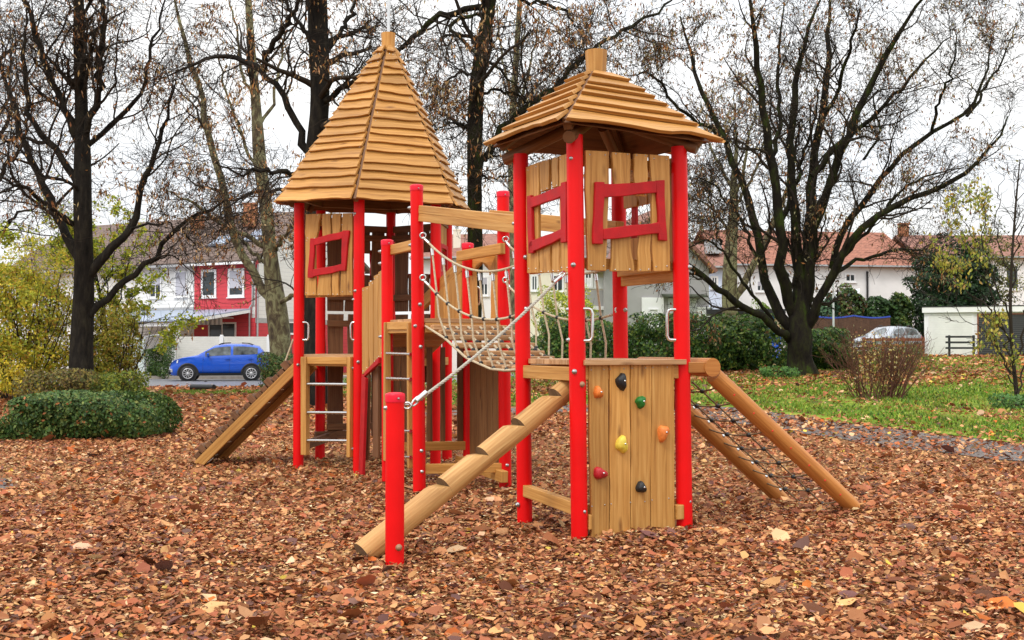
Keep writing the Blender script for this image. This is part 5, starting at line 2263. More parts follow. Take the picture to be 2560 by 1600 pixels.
def palette(rng, n, cols, wts, var=.25):
    c = np.array(cols)[rng.choice(len(cols), n, p=np.array(wts) / sum(wts))]
    return np.clip(c * rng.uniform(1 - var, 1 + var, (n, 1)) * rng.uniform(.92, 1.08, (n, 3)), 0, 1)


BROWN = [(.24, .10, .035), (.40, .17, .05), (.46, .28, .12), (.12, .06, .03), (.60, .44, .24)]


def limb_world(pl, Y, dy, rng):
    """pixel polyline -> world points that drift dy metres in depth along the limb"""
    n = len(pl)
    ph = rng.uniform(0, 6)
    return [tuple(P(x, y, Y + dy * (i / max(1, n - 1)) + .12 * math.sin(i * 1.3 + ph) * (1 if i else 0))) for i, (x, y) in enumerate(pl)]


def tree(name, label, trunk, limbs, Y, seed, bark, lev, leaves, rmin=.0065, leaf_cols=BROWN, leaf_w=(3, 4, 3, 3, 2), leaf_size=(.10, .035),
         hang=True, leaf_zmin=None, group=None, spread=2.5, twigmat='twig', trunk_n=16, clump=.45, cat="tree", leaf_box=None):
    rng = np.random.default_rng(seed)
    base = P(trunk[0][0][0], trunk[0][0][1], Y)
    gzb = g1(base.x, Y)
    root = thing(name, label, cat, (base.x, Y, gzb), 0, group)
    tp = limb_world([p for p in trunk[0]], Y, trunk[2] if len(trunk) > 2 else 0, rng)
    tp[0] = (tp[0][0], tp[0][1], gzb - .25)
    K = 26
    tpts = resample(tp, K)
    tr = np.interp(np.linspace(0, 1, K), np.linspace(0, 1, len(trunk[1])), trunk[1])
    # uneven stem
    wob = 1 + .05 * np.sin(np.linspace(0, 17, K) + seed)
    co, f = tubes_np(tpts[None], (tr * wob)[None], trunk_n)
    # buttress folds at the foot
    kk = np.arange(K * trunk_n)
    angv = (kk % trunk_n) * 2 * math.pi / trunk_n
    ringi = kk // trunk_n
    infl = np.exp(-ringi / 3.0) * .16 * np.cos(angv * 4 + seed)
    ctr = np.repeat(tpts, trunk_n, 0)
    co = ctr + (co - ctr) * (1 + infl + .05 * np.sin(angv * 3 + ringi * .7))[:, None]
    npmesh("trunk", co, f, M[bark], root, smooth=True)
    # main limbs
    LP, LR = [], []
    KL = 18
    for pl, r0, r1 in limbs:
        w = limb_world(pl, Y, rng.uniform(-spread, spread), rng)
        q = resample(w, KL)
        q[1:-1] += rng.normal(size=(KL - 2, 3)) * .04
        LP.append(q)
        LR.append(np.interp(np.linspace(0, 1, KL), [0, .75, 1], [r0 * .86, (r0 * .25 + r1 * .75) * .8, r1 * .4]) * (1 + rng.normal(size=KL) * .05))
    LP, LR = np.array(LP), np.array(LR)
    co, f = tubes_np(LP, LR, 9)
    npmesh("limbs", co, f, M[bark], root, smooth=True)
    # the upper trunk also carries branches
    a = K // 2
    up = resample(tpts[a:], KL)
    par = np.concatenate([LP, up[None]], 0)
    parr = np.concatenate([LR, np.linspace(tr[a], tr[-1], KL)[None]], 0)
    cos_, fs_, off = [], [], 0
    last = None
    allp = []
    for (m, L, ang, k_, jit, trop, rr, tmin) in lev:
        par, parr = spawn(rng, par, parr, m, L, ang, k_, jit, trop, rr, rmin, tmin)
        keep = (par[:, 0, 2] < 13.5) & (par[:, :, 2].min(1) > gzb + .3)
        par, parr = par[keep], parr[keep]
        co, f = tubes_np(par, parr, 5 if len(par) < 900 else 3)
        cos_.append(co)
        fs_.append(f + off)
        off += len(co)
        last = par
        allp.append(par)
    npmesh("twigs", np.concatenate(cos_), np.concatenate(fs_), M[twigmat], root, smooth=True)
    if leaves:
        n = leaves
        src = last
        # leaves hang in clumps: some branches hold many, others none
        wgt = np.exp(rng.normal(size=max(1, len(allp[0]))) * 1.4)
        anc = rng.integers(0, len(src), n * 3)
        pos = src[anc, rng.integers(1, src.shape[1], n * 3)]
        fld = np.sin(pos[:, 0] * 1.7 + seed) * np.sin(pos[:, 1] * 1.3 + 2 * seed) * np.sin(pos[:, 2] * 1.9 + .7 * seed) + rng.normal(size=n * 3) * .22
        if leaf_box is not None:
            px = 1280 + FPX * pos[:, 0] / pos[:, 1]
            py = 864 - FPX * (pos[:, 2] - EYE) / pos[:, 1]
            for (x0, y0, x1, y1) in leaf_box:
                fld += 1.4 * ((px > x0) & (px < x1) & (py > y0) & (py < y1))
        o_ = np.argsort(-fld)[:n]
        C = pos[o_] + rng.normal(size=(n, 3)) * .05
        if hang:
            d = rng.normal(size=(n, 3)) * .45
            d[:, 2] -= 1.0
            d /= np.linalg.norm(d, axis=1, keepdims=True)
            s = np.cross(d, rng.normal(size=(n, 3)))
            s /= np.linalg.norm(s, axis=1, keepdims=True)
        else:
            d, s = rdir(rng, n)
        ln = rng.uniform(.6, 1.35, n) * leaf_size[0]
        wd = rng.uniform(.6, 1.3, n) * leaf_size[1]
        co, f, c = cards(C, d, s, ln, wd, palette(rng, n, leaf_cols, leaf_w), .12)
        npmesh("leaves", co, f, M['treeleaf'], root, col=c)
    return root


GRP = None
LEV = [(11, 2.9, (30, 65), 10, .2, .05, .4, .12), (8, 1.5, (30, 70), 8, .24, .01, .42, .1), (5, .9, (25, 70), 6, .28, -.03, .5, .1)]
tree("tree", "dark trunked bare tree rising behind the low clipped hedge", 
     ([(204, 1000), (205, 850), (210, 676), (208, 540), (206, 400), (203, 264), (199, 127), (196, -60)], [.36, .27, .26, .24, .21, .17, .15, .11]),
     [([(222, 690), (250, 650), (287, 616), (343, 551), (357, 480), (380, 390), (420, 294), (440, 200)], .15, .04),
      ([(222, 790), (250, 750), (278, 731), (305, 699), (352, 671), (403, 625), (435, 569), (490, 532), (560, 508), (640, 470)], .12, .03),
      ([(200, 650), (175, 600), (157, 565), (130, 509), (119, 480), (79, 428), (60, 357), (40, 278), (12, 198), (-20, 90)], .16, .06),
      ([(200, 470), (175, 420), (131, 369), (67, 278), (60, 180), (65, 20)], .12, .05),
      ([(203, 380), (185, 330), (159, 270), (111, 159), (87, 71), (40, -60)], .13, .06),
      ([(212, 340), (232, 290), (246, 238), (254, 139), (258, 40), (255, -40)], .12, .08),
      ([(212, 370), (250, 335), (302, 294), (357, 218), (397, 60), (420, -30)], .09, .03),
      ([(190, 560), (140, 530), (80, 480), (-30, 430)], .10, .04),
      ([(205, 500), (190, 460), (110, 440), (30, 350), (-30, 330)], .06, .03),
      ([(287, 616), (350, 560), (430, 560), (500, 610)], .05, .02)],
     30, 11, 'bark', LEV, 4200, leaf_size=(.15, .042), leaf_box=[(480, 0, 700, 90)])
tree("tree", "pale mottled tree with forked trunk behind the blue car",
     ([(706, 920), (704, 850), (692, 778), (685, 731), (678, 676), (672, 600), (668, 518), (650, 420), (638, 238), (623, 40), (618, -50)], [.50, .42, .40, .30, .27, .26, .24, .2, .17, .14, .12]),
     [([(694, 760), (661, 722), (624, 676), (596, 639), (583, 592), (572, 537), (556, 440), (516, 337), (504, 238), (488, 170), (456, 99), (436, 24), (430, -40)], .24, .09),
      ([(676, 625), (659, 611), (596, 578), (559, 565), (513, 524), (470, 500), (400, 470)], .12, .04),
      ([(678, 665), (657, 654), (624, 620), (596, 592)], .11, .08),
      ([(680, 630), (700, 605), (717, 583), (740, 550), (790, 520)], .12, .05),
      ([(698, 765), (713, 746), (740, 735), (770, 700), (800, 640)], .13, .05),
      ([(650, 440), (620, 380), (590, 300), (560, 220), (540, 100)], .09, .04),
      ([(645, 330), (680, 260), (700, 150), (720, 20)], .09, .04),
      ([(640, 250), (600, 180), (590, 60), (560, -40)], .08, .04)],
     45, 23, 'plane', [(6, 3.2, (30, 60), 8, .17, .07, .45, .25), (5, 1.7, (30, 70), 6, .22, .02, .5, .12), (4, .95, (25, 70), 5, .26, 0, .6, .1)], 2600, rmin=.011, leaf_size=(.16, .06), twigmat='twig')
tree("tree", "tall dark straight tree directly behind the spire tower",
     ([(790, 1040), (786, 900), (784, 750), (785, 500), (788, 380), (800, 270), (800, 180), (796, 60), (792, -60)], [.36, .29, .27, .26, .26, .26, .25, .25, .24]),
     [([(786, 420), (772, 377), (734, 298), (694, 206), (635, 167), (595, 143), (548, 123), (476, 159), (420, 190)], .13, .05),
      ([(660, 178), (672, 119), (714, 71), (746, 8), (760, -40)], .10, .06),
      ([(795, 265), (820, 245), (845, 228), (902, 196), (960, 160), (1000, 150)], .11, .04),
      ([(790, 470), (740, 440), (680, 420), (600, 440), (540, 400)], .09, .03),
      ([(788, 520), (750, 500), (700, 470), (640, 480), (560, 520)], .08, .03),
      ([(800, 150), (840, 90), (880, 40), (900, -30)], .09, .05),
      ([(795, 120), (760, 70), (720, 20), (700, -30)], .08, .05),
      ],
     29, 37, 'bark', [(9, 2.6, (30, 65), 10, .2, .05, .4, .15), (7, 1.4, (30, 70), 8, .24, .01, .42, .1), (5, .85, (25, 70), 6, .28, -.03, .5, .1)], 3600, leaf_size=(.13, .038), leaf_box=[(760, 120, 850, 260), (600, 150, 760, 330)])
tree("tree", "dark slightly leaning tree standing between the two towers",
     ([(1184, 1050), (1185, 860), (1187, 600), (1187, 480), (1187, 360), (1188, 240), (1197, 150), (1217, 78), (1224, 0), (1232, -60)], [.30, .23, .21, .205, .20, .20, .20, .19, .18, .17]),
     [([(1222, 20), (1170, 22), (1110, 36), (1060, 62), (1038, 92), (996, 126), (960, 150), (930, 175)], .11, .07),
      ([(1218, 46), (1170, 40), (1110, 52), (1130, 85), (1157, 108), (1217, 150), (1271, 198), (1319, 251)], .07, .04),
      ([(1195, 420), (1215, 390), (1247, 323), (1283, 287), (1331, 251), (1367, 240), (1415, 180), (1457, 138)], .14, .06),
      ([(1367, 240), (1450, 150), (1500, 110), (1559, 78), (1640, 30), (1700, -20)], .08, .05),
      ([(1195, 240), (1241, 222), (1295, 234), (1320, 255), (1350, 310)], .05, .03),
      ([(1190, 400), (1225, 392), (1270, 392), (1300, 400)], .05, .02),
      ([(1188, 420), (1230, 450), (1260, 440), (1290, 450)], .05, .02),
      ([(1187, 190), (1150, 178), (1110, 205), (1080, 260)], .05, .02),
      ([(1224, -10), (1290, -10), (1400, 20), (1450, 70)], .08, .04),
      ([(1187, 330), (1140, 300), (1080, 330), (1050, 400)], .04, .02)],
     30, 53, 'mossbark', LEV, 4600, leaf_size=(.15, .045), leaf_box=[(1040, 200, 1210, 290), (1330, 0, 1480, 110), (1230, 0, 1330, 40)])
tree("tree", "slim pale tree far behind the gap of the rope bridge",
     ([(1283, 900), (1282, 700), (1281, 500), (1280, 300), (1288, 180), (1294, 100), (1302, -40)], [.30, .25, .22, .19, .17, .14, .1]),
     [([(1282, 330), (1300, 250), (1330, 150), (1350, 40)], .09, .04), ([(1285, 250), (1262, 180), (1248, 90), (1240, 0)], .08, .03),
      ([(1282, 420), (1262, 350), (1230, 300), (1200, 230)], .07, .03), ([(1290, 170), (1310, 100), (1320, 0)], .07, .03),
      ([(1281, 380), (1320, 320), (1360, 290), (1400, 200)], .07, .03)],
     52, 67, 'plane', [(7, 3.4, (25, 55), 7, .14, .1, .45, .2), (6, 1.8, (25, 65), 6, .2, .04, .5, .1), (5, .9, (25, 70), 4, .24, 0, .6, .1)], 900, rmin=.013, leaf_size=(.16, .05))
tree("tree", "pale mottled tree standing behind the big mossy tree",
     ([(1828, 850), (1826, 783), (1823, 709), (1825, 646), (1831, 582), (1836, 520), (1832, 440), (1845, 370), (1838, 310)], [.46, .36, .34, .31, .28, .22, .15, .09, .03]),
     [([(1830, 760), (1852, 725), (1876, 678), (1890, 654), (1912, 603), (1933, 561), (1965, 480), (1990, 380)], .22, .09),
      ([(1829, 600), (1810, 560), (1780, 520), (1750, 500), (1722, 500)], .09, .04),
      ([(1832, 520), (1870, 470), (1900, 400), (1920, 300)], .1, .04),
      ([(1835, 480), (1800, 420), (1770, 350), (1750, 250)], .1, .03), ([(1833, 500), (1860, 430), (1870, 350), (1895, 260)], .11, .03)],
     50, 71, 'plane', [(6, 3.0, (30, 60), 7, .15, .06, .45, .2), (6, 1.7, (30, 70), 6, .2, .02, .5, .12), (5, .9, (25, 70), 4, .24, 0, .6, .1)], 1200, rmin=.012, leaf_size=(.16, .06))
tree("tree", "big mossy many stemmed tree spreading over the ivy hedge",
     ([(2006, 945), (2001, 905), (2000, 867), (1998, 802), (2003, 720), (2012, 640)], [.50, .38, .33, .30, .22, .12]),
     [([(1975, 850), (1950, 830), (1904, 788), (1848, 765), (1793, 718), (1728, 667), (1680, 640), (1600, 600)], .15, .07),
      ([(1935, 815), (1912, 780), (1890, 743), (1852, 697), (1818, 650), (1802, 612), (1763, 597), (1720, 620)], .07, .03),
      ([(1802, 612), (1789, 561), (1780, 520), (1768, 470)], .05, .025),
      ([(1985, 830), (1950, 790), (1922, 741), (1907, 678), (1899, 614), (1882, 536), (1850, 437), (1819, 357), (1770, 277), (1748, 223), (1730, 147), (1700, 40)], .19, .06),
      ([(1990, 800), (1970, 740), (1956, 688), (1950, 603), (1949, 513), (1926, 402), (1913, 290), (1895, 156), (1877, 45), (1868, -40)], .21, .09),
      ([(2003, 790), (1998, 650), (1984, 536), (1980, 402), (1980, 290), (1993, 179), (2016, 89), (2060, -20)], .22, .07),
      ([(2010, 780), (2015, 700), (2022, 600), (2022, 491), (2038, 402), (2056, 290), (2073, 179), (2073, 45), (2075, -40)], .23, .08),
      ([(2015, 760), (2025, 640), (2040, 536), (2082, 424), (2127, 335), (2158, 245), (2203, 147), (2239, 80), (2283, 18), (2330, -30)], .19, .08),
      ([(2030, 440), (2047, 410), (2110, 350), (2167, 308), (2221, 259), (2283, 179), (2328, 134), (2380, 90)], .11, .04),
      ([(2008, 830), (2035, 780), (2061, 728), (2084, 672), (2117, 603), (2186, 543), (2279, 496), (2371, 459), (2462, 406), (2489, 357), (2520, 290)], .18, .05),
      ([(2080, 672), (2105, 570), (2190, 460), (2248, 384), (2328, 335), (2417, 290), (2440, 250), (2466, 190), (2480, 90)], .13, .04),
      ([(2075, 690), (2120, 660), (2209, 635), (2256, 620), (2300, 630), (2340, 600)], .08, .03),
      ([(2328, 335), (2350, 250), (2385, 160), (2390, 60)], .06, .025),
      ([(2417, 290), (2470, 210), (2505, 160), (2540, 60)], .06, .025),
      ([(1910, 660), (1870, 600), (1840, 520), (1790, 470), (1740, 440)], .07, .03),
      ([(1950, 560), (1990, 460), (2010, 380), (2040, 300), (2050, 200)], .09, .04),
      ([(1925, 400), (1950, 330), (1945, 220), (1950, 100), (1960, 0)], .09, .04),
      ([(2056, 300), (2100, 220), (2120, 120), (2150, 20)], .08, .04),
      ([(1819, 357), (1790, 330), (1700, 280), (1620, 170), (1570, 190)], .08, .035),
      ([(2158, 400), (2200, 340), (2180, 240), (2210, 200)], .05, .02),
      ([(2110, 640), (2180, 560), (2260, 470), (2300, 440), (2400, 420)], .07, .03)],
     34, 83, 'mossbark', [(11, 2.4, (22, 55), 10, .2, .07, .4, .15), (8, 1.35, (28, 70), 8, .24, .02, .42, .1), (5, .8, (25, 70), 6, .28, -.01, .5, .1)], 12500, leaf_size=(.12, .045), spread=2.8, trunk_n=22,
     leaf_cols=[(.20, .085, .03), (.36, .16, .055), (.30, .24, .11), (.10, .06, .03), (.40, .33, .19)], leaf_box=[(1560, 0, 1900, 150), (1740, 180, 1880, 300)])
tree("tree", "bare dark tree behind the yellow shrubs at the picture edge",
     ([(-40, 960), (-30, 800), (-20, 640), (-25, 500), (-40, 300), (-30, 100)], [.3, .25, .22, .2, .16, .12]),
     [([(-20, 620), (20, 560), (60, 520), (120, 520)], .08, .03), ([(-25, 480), (10, 420), (50, 380), (100, 200)], .09, .03), ([(-30, 380), (30, 300), (20, 180), (40, 60)], .08, .03)],
     36, 97, 'bark', [(7, 2.6, (30, 65), 7, .16, .05, .5, .2), (6, 1.4, (30, 70), 6, .2, .02, .55, .12), (6, .7, (25, 70), 4, .24, 0, .6, .1)], 1200)

YELL = [(.56, .50, .045), (.42, .43, .04), (.66, .52, .05), (.26, .31, .035), (.44, .26, .04)]


def bush(name, label, x0, x1, ytop, ybot, Y, dep, n, size, cols, wts, seed, stems=0, box=1.0, mat='treeleaf', aspect=.6, thr=-.15, cat="shrub",
         stem_r=.012, lean=.35, stem_m='twig', upright=False, sparse=0.0, noise=.28, zb=None):
    """leafy shrub between pixel bounds: leaves crowd an uneven outer shell, with gaps; woody stems inside"""
    rng = np.random.default_rng(seed)
    a, c = P(x0, ybot, Y), P(x1, ybot, Y)
    cx, hx = (a.x + c.x) / 2, (c.x - a.x) / 2
    zt = P(x0, ytop, Y).z
    z0 = g1(cx, Y) if zb is None else zb
    root = thing(name, label, cat, (cx, Y, z0))
    H = zt - z0
    # superellipsoid volume with lumps
    m = n * 4
    u = rng.uniform(-1, 1, (m, 3))
    e = 2 + 4 * box
    r = (np.abs(u[:, 0]) ** e + np.abs(u[:, 1]) ** e + np.abs(u[:, 2]) ** e) ** (1 / e)
    sc = (rng.uniform(.0, 1, m) ** (1 / 3.5) if not sparse else rng.uniform(.15, 1, m) ** .7) / np.maximum(r, 1e-6)
    q = u * sc[:, None]
    lump = 1 + noise * .5 * (np.sin(q[:, 0] * hx * 2.3 + seed) * np.sin(q[:, 1] * dep * 2.1 + seed * 2) + np.sin(q[:, 2] * H * 2.6 + q[:, 0] * 3 + seed))
    q = q * lump[:, None]
    p = np.stack([cx + q[:, 0] * hx, Y + q[:, 1] * dep, z0 + H * .5 + q[:, 2] * H * .5], 1)
    f = np.sin(p[:, 0] * 3.1 + seed) * np.sin(p[:, 2] * 3.7 + seed * 1.3) * np.sin(p[:, 1] * 2.9) + .4 * np.sin(p[:, 0] * 9 + p[:, 2] * 8) + rng.normal(size=m) * .3
    keep = (f > thr) & (p[:, 2] > z0 + .02)
    p, q = p[keep][:n], q[keep][:n]
    k = len(p)
    out = q / (np.linalg.norm(q, axis=1, keepdims=True) + 1e-6)
    nrm = out + rng.normal(size=(k, 3)) * .55 + np.array([0, 0, .35])
    nrm /= np.linalg.norm(nrm, axis=1, keepdims=True)
    d = np.cross(nrm, rng.normal(size=(k, 3)))
    d[:, 2] -= .25
    d /= np.linalg.norm(d, axis=1, keepdims=True)
    s = np.cross(nrm, d)
    s /= np.linalg.norm(s, axis=1, keepdims=True)
    ln = size * rng.uniform(.6, 1.3, k)
    co, fc, col = cards(p, d, s, ln, ln * aspect * rng.uniform(.8, 1.2, k), palette(rng, k, cols, wts), .12)
    npmesh("foliage", co, fc, M[mat], root, col=col)
    if stems:
        S = stems
        b0 = np.stack([cx + rng.uniform(-.55, .55, S) * hx, Y + rng.uniform(-.5, .5, S) * dep, np.full(S, z0 - .05)], 1)
        K = 9
        pts = np.empty((S, K, 3))
        pts[:, 0] = b0
        d = np.stack([(b0[:, 0] - cx) / hx * lean + rng.normal(size=S) * .2, rng.normal(size=S) * .25, np.ones(S)], 1)
        L = H * rng.uniform(.75, 1.0, S)
        for i in range(1, K):
            d += rng.normal(size=(S, 3)) * .07
            d /= np.linalg.norm(d, axis=1, keepdims=True)
            pts[:, i] = pts[:, i - 1] + d * (L / (K - 1))[:, None]
        rr = stem_r * rng.uniform(.6, 1.3, S)[:, None] * np.linspace(1, .4, K)[None, :]
        c1, f1 = tubes_np(pts, rr, 5)
        p2, r2 = spawn(rng, pts, rr, 6, H * .3, (20, 50), 5, .15, .05, .6, .004, .25)
        c2, f2 = tubes_np(p2, r2, 3)
        npmesh("stems", np.concatenate([c1, c2]), np.concatenate([f1, f2 + len(c1)]), M[stem_m], root)
    else:
        # a few stout stems carry the crown
        S = 7
        b0 = np.stack([cx + rng.uniform(-.6, .6, S) * hx, Y + rng.uniform(-.4, .4, S) * dep, np.full(S, z0 - .05)], 1)
        pts = np.stack([b0 + (np.array([[0, 0, H * .8]]) + rng.normal(size=(S, 3)) * (.1, .1, 0)) * t for t in np.linspace(0, 1, 5)], 1)
        c1, f1 = tubes_np(pts, np.tile(np.linspace(.03, .012, 5), (S, 1)), 5)
        npmesh("stems", c1, f1, M['twig'], root)
    return root


GRN = [(.045, .095, .020), (.075, .14, .03), (.025, .055, .014), (.12, .17, .04), (.17, .20, .05)]
IVY = [(.045, .10, .022), (.07, .15, .028), (.03, .065, .018), (.12, .20, .035), (.20, .26, .045), (.2, .13, .05)]
# yellow shrubs on the left
bush("shrub", "tall yellow green shrub thicket at the left behind the clipped hedge", -60, 175, 630, 1000, 33, 1.6, 21000, .10, YELL, (4, 4, 3, 4, 2), 3, 46, .5, stem_r=.02, thr=-.25)
bush("shrub", "olive yellow shrub right of the dark trunk beside the gate", 215, 345, 760, 990, 34, 1.2, 12000, .088, [(.44, .38, .04), (.33, .33, .04), (.44, .26, .045), (.17, .18, .025)], (3, 4, 2, 3), 5, 30, .3, stem_r=.018)
bush("shrub", "sparse bright yellow leaved shrub at the foot of the thicket", -20, 105, 895, 1010, 30, .7, 480, .10, [(.60, .46, .03), (.50, .42, .04), (.36, .26, .03)], (4, 3, 1), 8, 14, .3, sparse=1, thr=.0)
bush("shrub", "low green yellow groundcover shrub right of the dark trunk", 230, 365, 925, 1000, 29, .8, 3600, .08, [(.16, .22, .03), (.30, .30, .04), (.09, .13, .03)], (3, 2, 2), 9, 10, .4)
bush("shrub", "brownish low shrub at the foot of the dark trunk", 60, 240, 920, 1010, 28, .7, 3600, .08, [(.15, .10, .04), (.22, .18, .05), (.09, .11, .03), (.3, .24, .05)], (3, 3, 2, 2), 10, 16, .4)
bush("clipped_hedge", "low clipped dark green hedge dotted with fallen leaves", 14, 412, 984, 1092, 19.2, .95, 30000, .068, GRN + [(.36, .13, .04)], (4, 4, 3, 3, 2, .35), 12, 0, .8, 'hedgeleaf', thr=-.22, cat="hedge", noise=.2)
bush("shrub", "dark rounded shrub with reddish leaves beside the blue car", 648, 745, 880, 957, 40, .8, 7500, .075, GRN + [(.16, .08, .03)], (4, 3, 3, 2, 2, 2), 14, 8, .3, 'hedgeleaf', thr=-.3)
bush("shrub", "clipped dark green bush between gate and carport post", 363, 428, 862, 945, 53, .7, 4600, .09, GRN, (4, 4, 3, 1, .3), 15, 6, .9, 'hedgeleaf', thr=-.3)
# right side
bush("ivy_hedge", "long ivy hedge mound behind the tower with the climbing wall", 1325, 1640, 800, 945, 39, 1.5, 15000, .13, IVY, (4, 4, 3, 3, 2, .8), 17, 20, .6, 'hedgeleaf', thr=-.25, cat="hedge")
bush("ivy_hedge", "tall dark ivy mound left of the big mossy tree", 1600, 1960, 785, 945, 37, 1.5, 17000, .13, IVY, (4, 4, 3, 3, 2, .6), 19, 20, .5, 'hedgeleaf', thr=-.25, cat="hedge")
bush("ivy_hedge", "ivy hedge mound right of the big mossy tree trunk", 1960, 2125, 820, 940, 38.5, 1.4, 9000, .13, IVY, (4, 4, 3, 3, 2, .8), 20, 14, .5, 'hedgeleaf', thr=-.25, cat="hedge")
bush("shrub", "bright yellow green bush in front of the cream house", 1340, 1492, 712, 850, 46, 1.2, 8000, .11, [(.42, .46, .04), (.28, .36, .04), (.55, .52, .06), (.15, .22, .03)], (3, 3, 2, 2), 22, 10, .2)
bush("conifer", "dark evergreen conifer rising behind the white garage", 2280, 2482, 610, 900, 66, 2.3, 24000, .26, [(.014, .036, .012), (.022, .055, .018), (.04, .09, .022), (.01, .022, .009)], (4, 4, 2, 3), 24, 6, .1, 'hedgeleaf', aspect=.4, thr=-.6, cat="conifer", zb=1.0)
bush("conifer", "yellowish conifer with thin top right of the dark one", 2400, 2560, 560, 880, 68, 2.0, 7000, .18, [(.10, .11, .02), (.2, .19, .03), (.05, .06, .02)], (3, 2, 3), 25, 6, .05, 'hedgeleaf', aspect=.4, thr=-.1, cat="conifer", zb=1.0)
for k, (x0, x1, yt, lab, cc) in enumerate([
        (2052, 2092, 748, "small bluish green conifer left of the pale post", [(.07, .14, .07), (.11, .19, .10), (.04, .09, .05)]),
        (2090, 2160, 728, "green conifer with brown flank behind the board fence", [(.05, .10, .03), (.10, .14, .035), (.14, .075, .03)]),
        (2155, 2232, 750, "dark clipped conifer hedge behind the silver car", [(.03, .07, .018), (.05, .10, .025), (.02, .045, .014)]),
        (2228, 2272, 742, "square topped dark green conifer beside the driveway", [(.045, .09, .02), (.03, .06, .015), (.09, .12, .02)])]):
    bush("conifer", lab, x0, x1, yt, 860, 66, .9, 5200, .24, cc, (3, 3, 2), 30 + k, 4, .8, 'hedgeleaf', thr=-.7, cat="conifer", zb=1.0)
bush("shrub", "bright green bush behind the dark shed roof", 1868, 1925, 745, 830, 56, .8, 1800, .12, [(.25, .34, .05), (.14, .22, .03)], (2, 2), 40, 5, .2)
bush("shrub", "dense reddish twig shrub with few yellow leaves on the lawn", 2105, 2285, 815, 1002, 24.5, .75, 850, .055, [(.50, .38, .12), (.42, .20, .06), (.5, .42, .2), (.2, .07, .03)], (3, 2, 2, 2), 44, 110, .2, stem_r=.009, lean=.75, stem_m='redtwig', sparse=1, thr=-.3)
bush("shrub", "thin leafy shrub between the twig shrub and the garage", 2120, 2330, 850, 925, 36, 1.0, 2200, .08, [(.22, .25, .05), (.12, .16, .04), (.3, .14, .04)], (2, 3, 2), 45, 24, .3, stem_m='redtwig', sparse=1)
bush("herb_clump", "pale green herb tuft at the foot of the mossy tree", 1890, 2010, 915, 948, 32.4, .5, 700, .09, [(.12, .24, .05), (.07, .16, .04)], (2, 2), 46, 0, .3, cat="plant")
bush("herb_clump", "pale green herb tuft under the young tree at the right", 2485, 2600, 985, 1022, 22.0, .45, 700, .07, [(.12, .24, .06), (.08, .17, .05)], (2, 2), 47, 0, .3, cat="plant")

# small trees with leaves still on
YG = [(.50, .55, .05), (.38, .46, .04), (.62, .56, .06), (.22, .29, .035), (.5, .34, .07)]
tree("young_tree", "yellow green leaved young tree behind the dark left trunk",
     ([(277, 985), (272, 900), (262, 800), (250, 740), (240, 690), (215, 600)], [.10, .08, .07, .06, .05, .03]),
     [([(260, 800), (230, 740), (180, 690), (120, 640), (60, 620)], .04, .015), ([(268, 880), (290, 800), (330, 740), (380, 700)], .035, .012),
      ([(262, 800), (240, 700), (210, 620), (150, 560), (120, 520)], .04, .012), ([(266, 850), (300, 760), (320, 660), (350, 580)], .035, .012),
      ([(262, 830), (200, 780), (120, 760), (40, 720)], .03, .012), ([(262, 790), (270, 700), (290, 620), (270, 540)], .03, .012),
      ([(266, 860), (340, 810), (390, 800), (430, 790)], .025, .01)],
     36, 101, 'bark', [(7, 1.6, (25, 60), 7, .15, .03, .5, .15), (6, .8, (25, 65), 5, .2, 0, .5, .12), (4, .4, (25, 70), 4, .2, -.03, .6, .1)], 9000, rmin=.006,
     leaf_cols=YG, leaf_w=(4, 4, 3, 3, 1), leaf_size=(.115, .075), hang=False, spread=1.4)
tree("young_tree", "slender young tree with sparse yellow leaves at the right edge",
     ([(2546, 1020), (2540, 960), (2530, 880), (2525, 760), (2530, 640), (2540, 500), (2550, 400)], [.05, .04, .035, .03, .025, .02, .012]),
     [([(2532, 900), (2500, 820), (2470, 700), (2460, 560), (2470, 450)], .022, .008), ([(2535, 930), (2560, 820), (2590, 700), (2600, 560)], .025, .01),
      ([(2530, 860), (2470, 760), (2400, 700), (2330, 640), (2290, 620)], .02, .007), ([(2527, 800), (2480, 700), (2430, 600), (2380, 500)], .02, .007),
      ([(2527, 760), (2540, 640), (2570, 500), (2580, 400)], .02, .008), ([(2540, 980), (2505, 900), (2480, 820), (2440, 760)], .018, .007),
      ([(2545, 1000), (2560, 900), (2580, 800), (2620, 700)], .022, .01), ([(2530, 700), (2490, 600), (2500, 480), (2520, 400)], .015, .007),
      ([(2536, 940), (2480, 850), (2400, 790), (2360, 740)], .014, .006)],
     22.5, 113, 'twig', [(8, .9, (20, 50), 7, .13, .04, .55, .12), (6, .45, (25, 60), 5, .18, .02, .55, .12)], 1500, rmin=.0045,
     leaf_cols=[(.42, .40, .06), (.26, .30, .04), (.52, .42, .10), (.40, .24, .06), (.16, .17, .07)], leaf_w=(4, 4, 3, 2, 3), leaf_size=(.085, .055), spread=.9, trunk_n=8,
     leaf_box=[(2330, 430, 2480, 720), (2440, 780, 2560, 960)])

# ------------------------------------------------------------------ leaves on the ground
LC = [(.14, .050, .024), (.28, .098, .040), (.41, .170, .068), (.56, .285, .122), (.66, .42, .23), (.48, .13, .028), (.60, .42, .07), (.16, .075, .058), (.34, .112, .052)]
LW = [2.4, 5, 6, 4, 1.3, .6, .12, 1.5, 5]


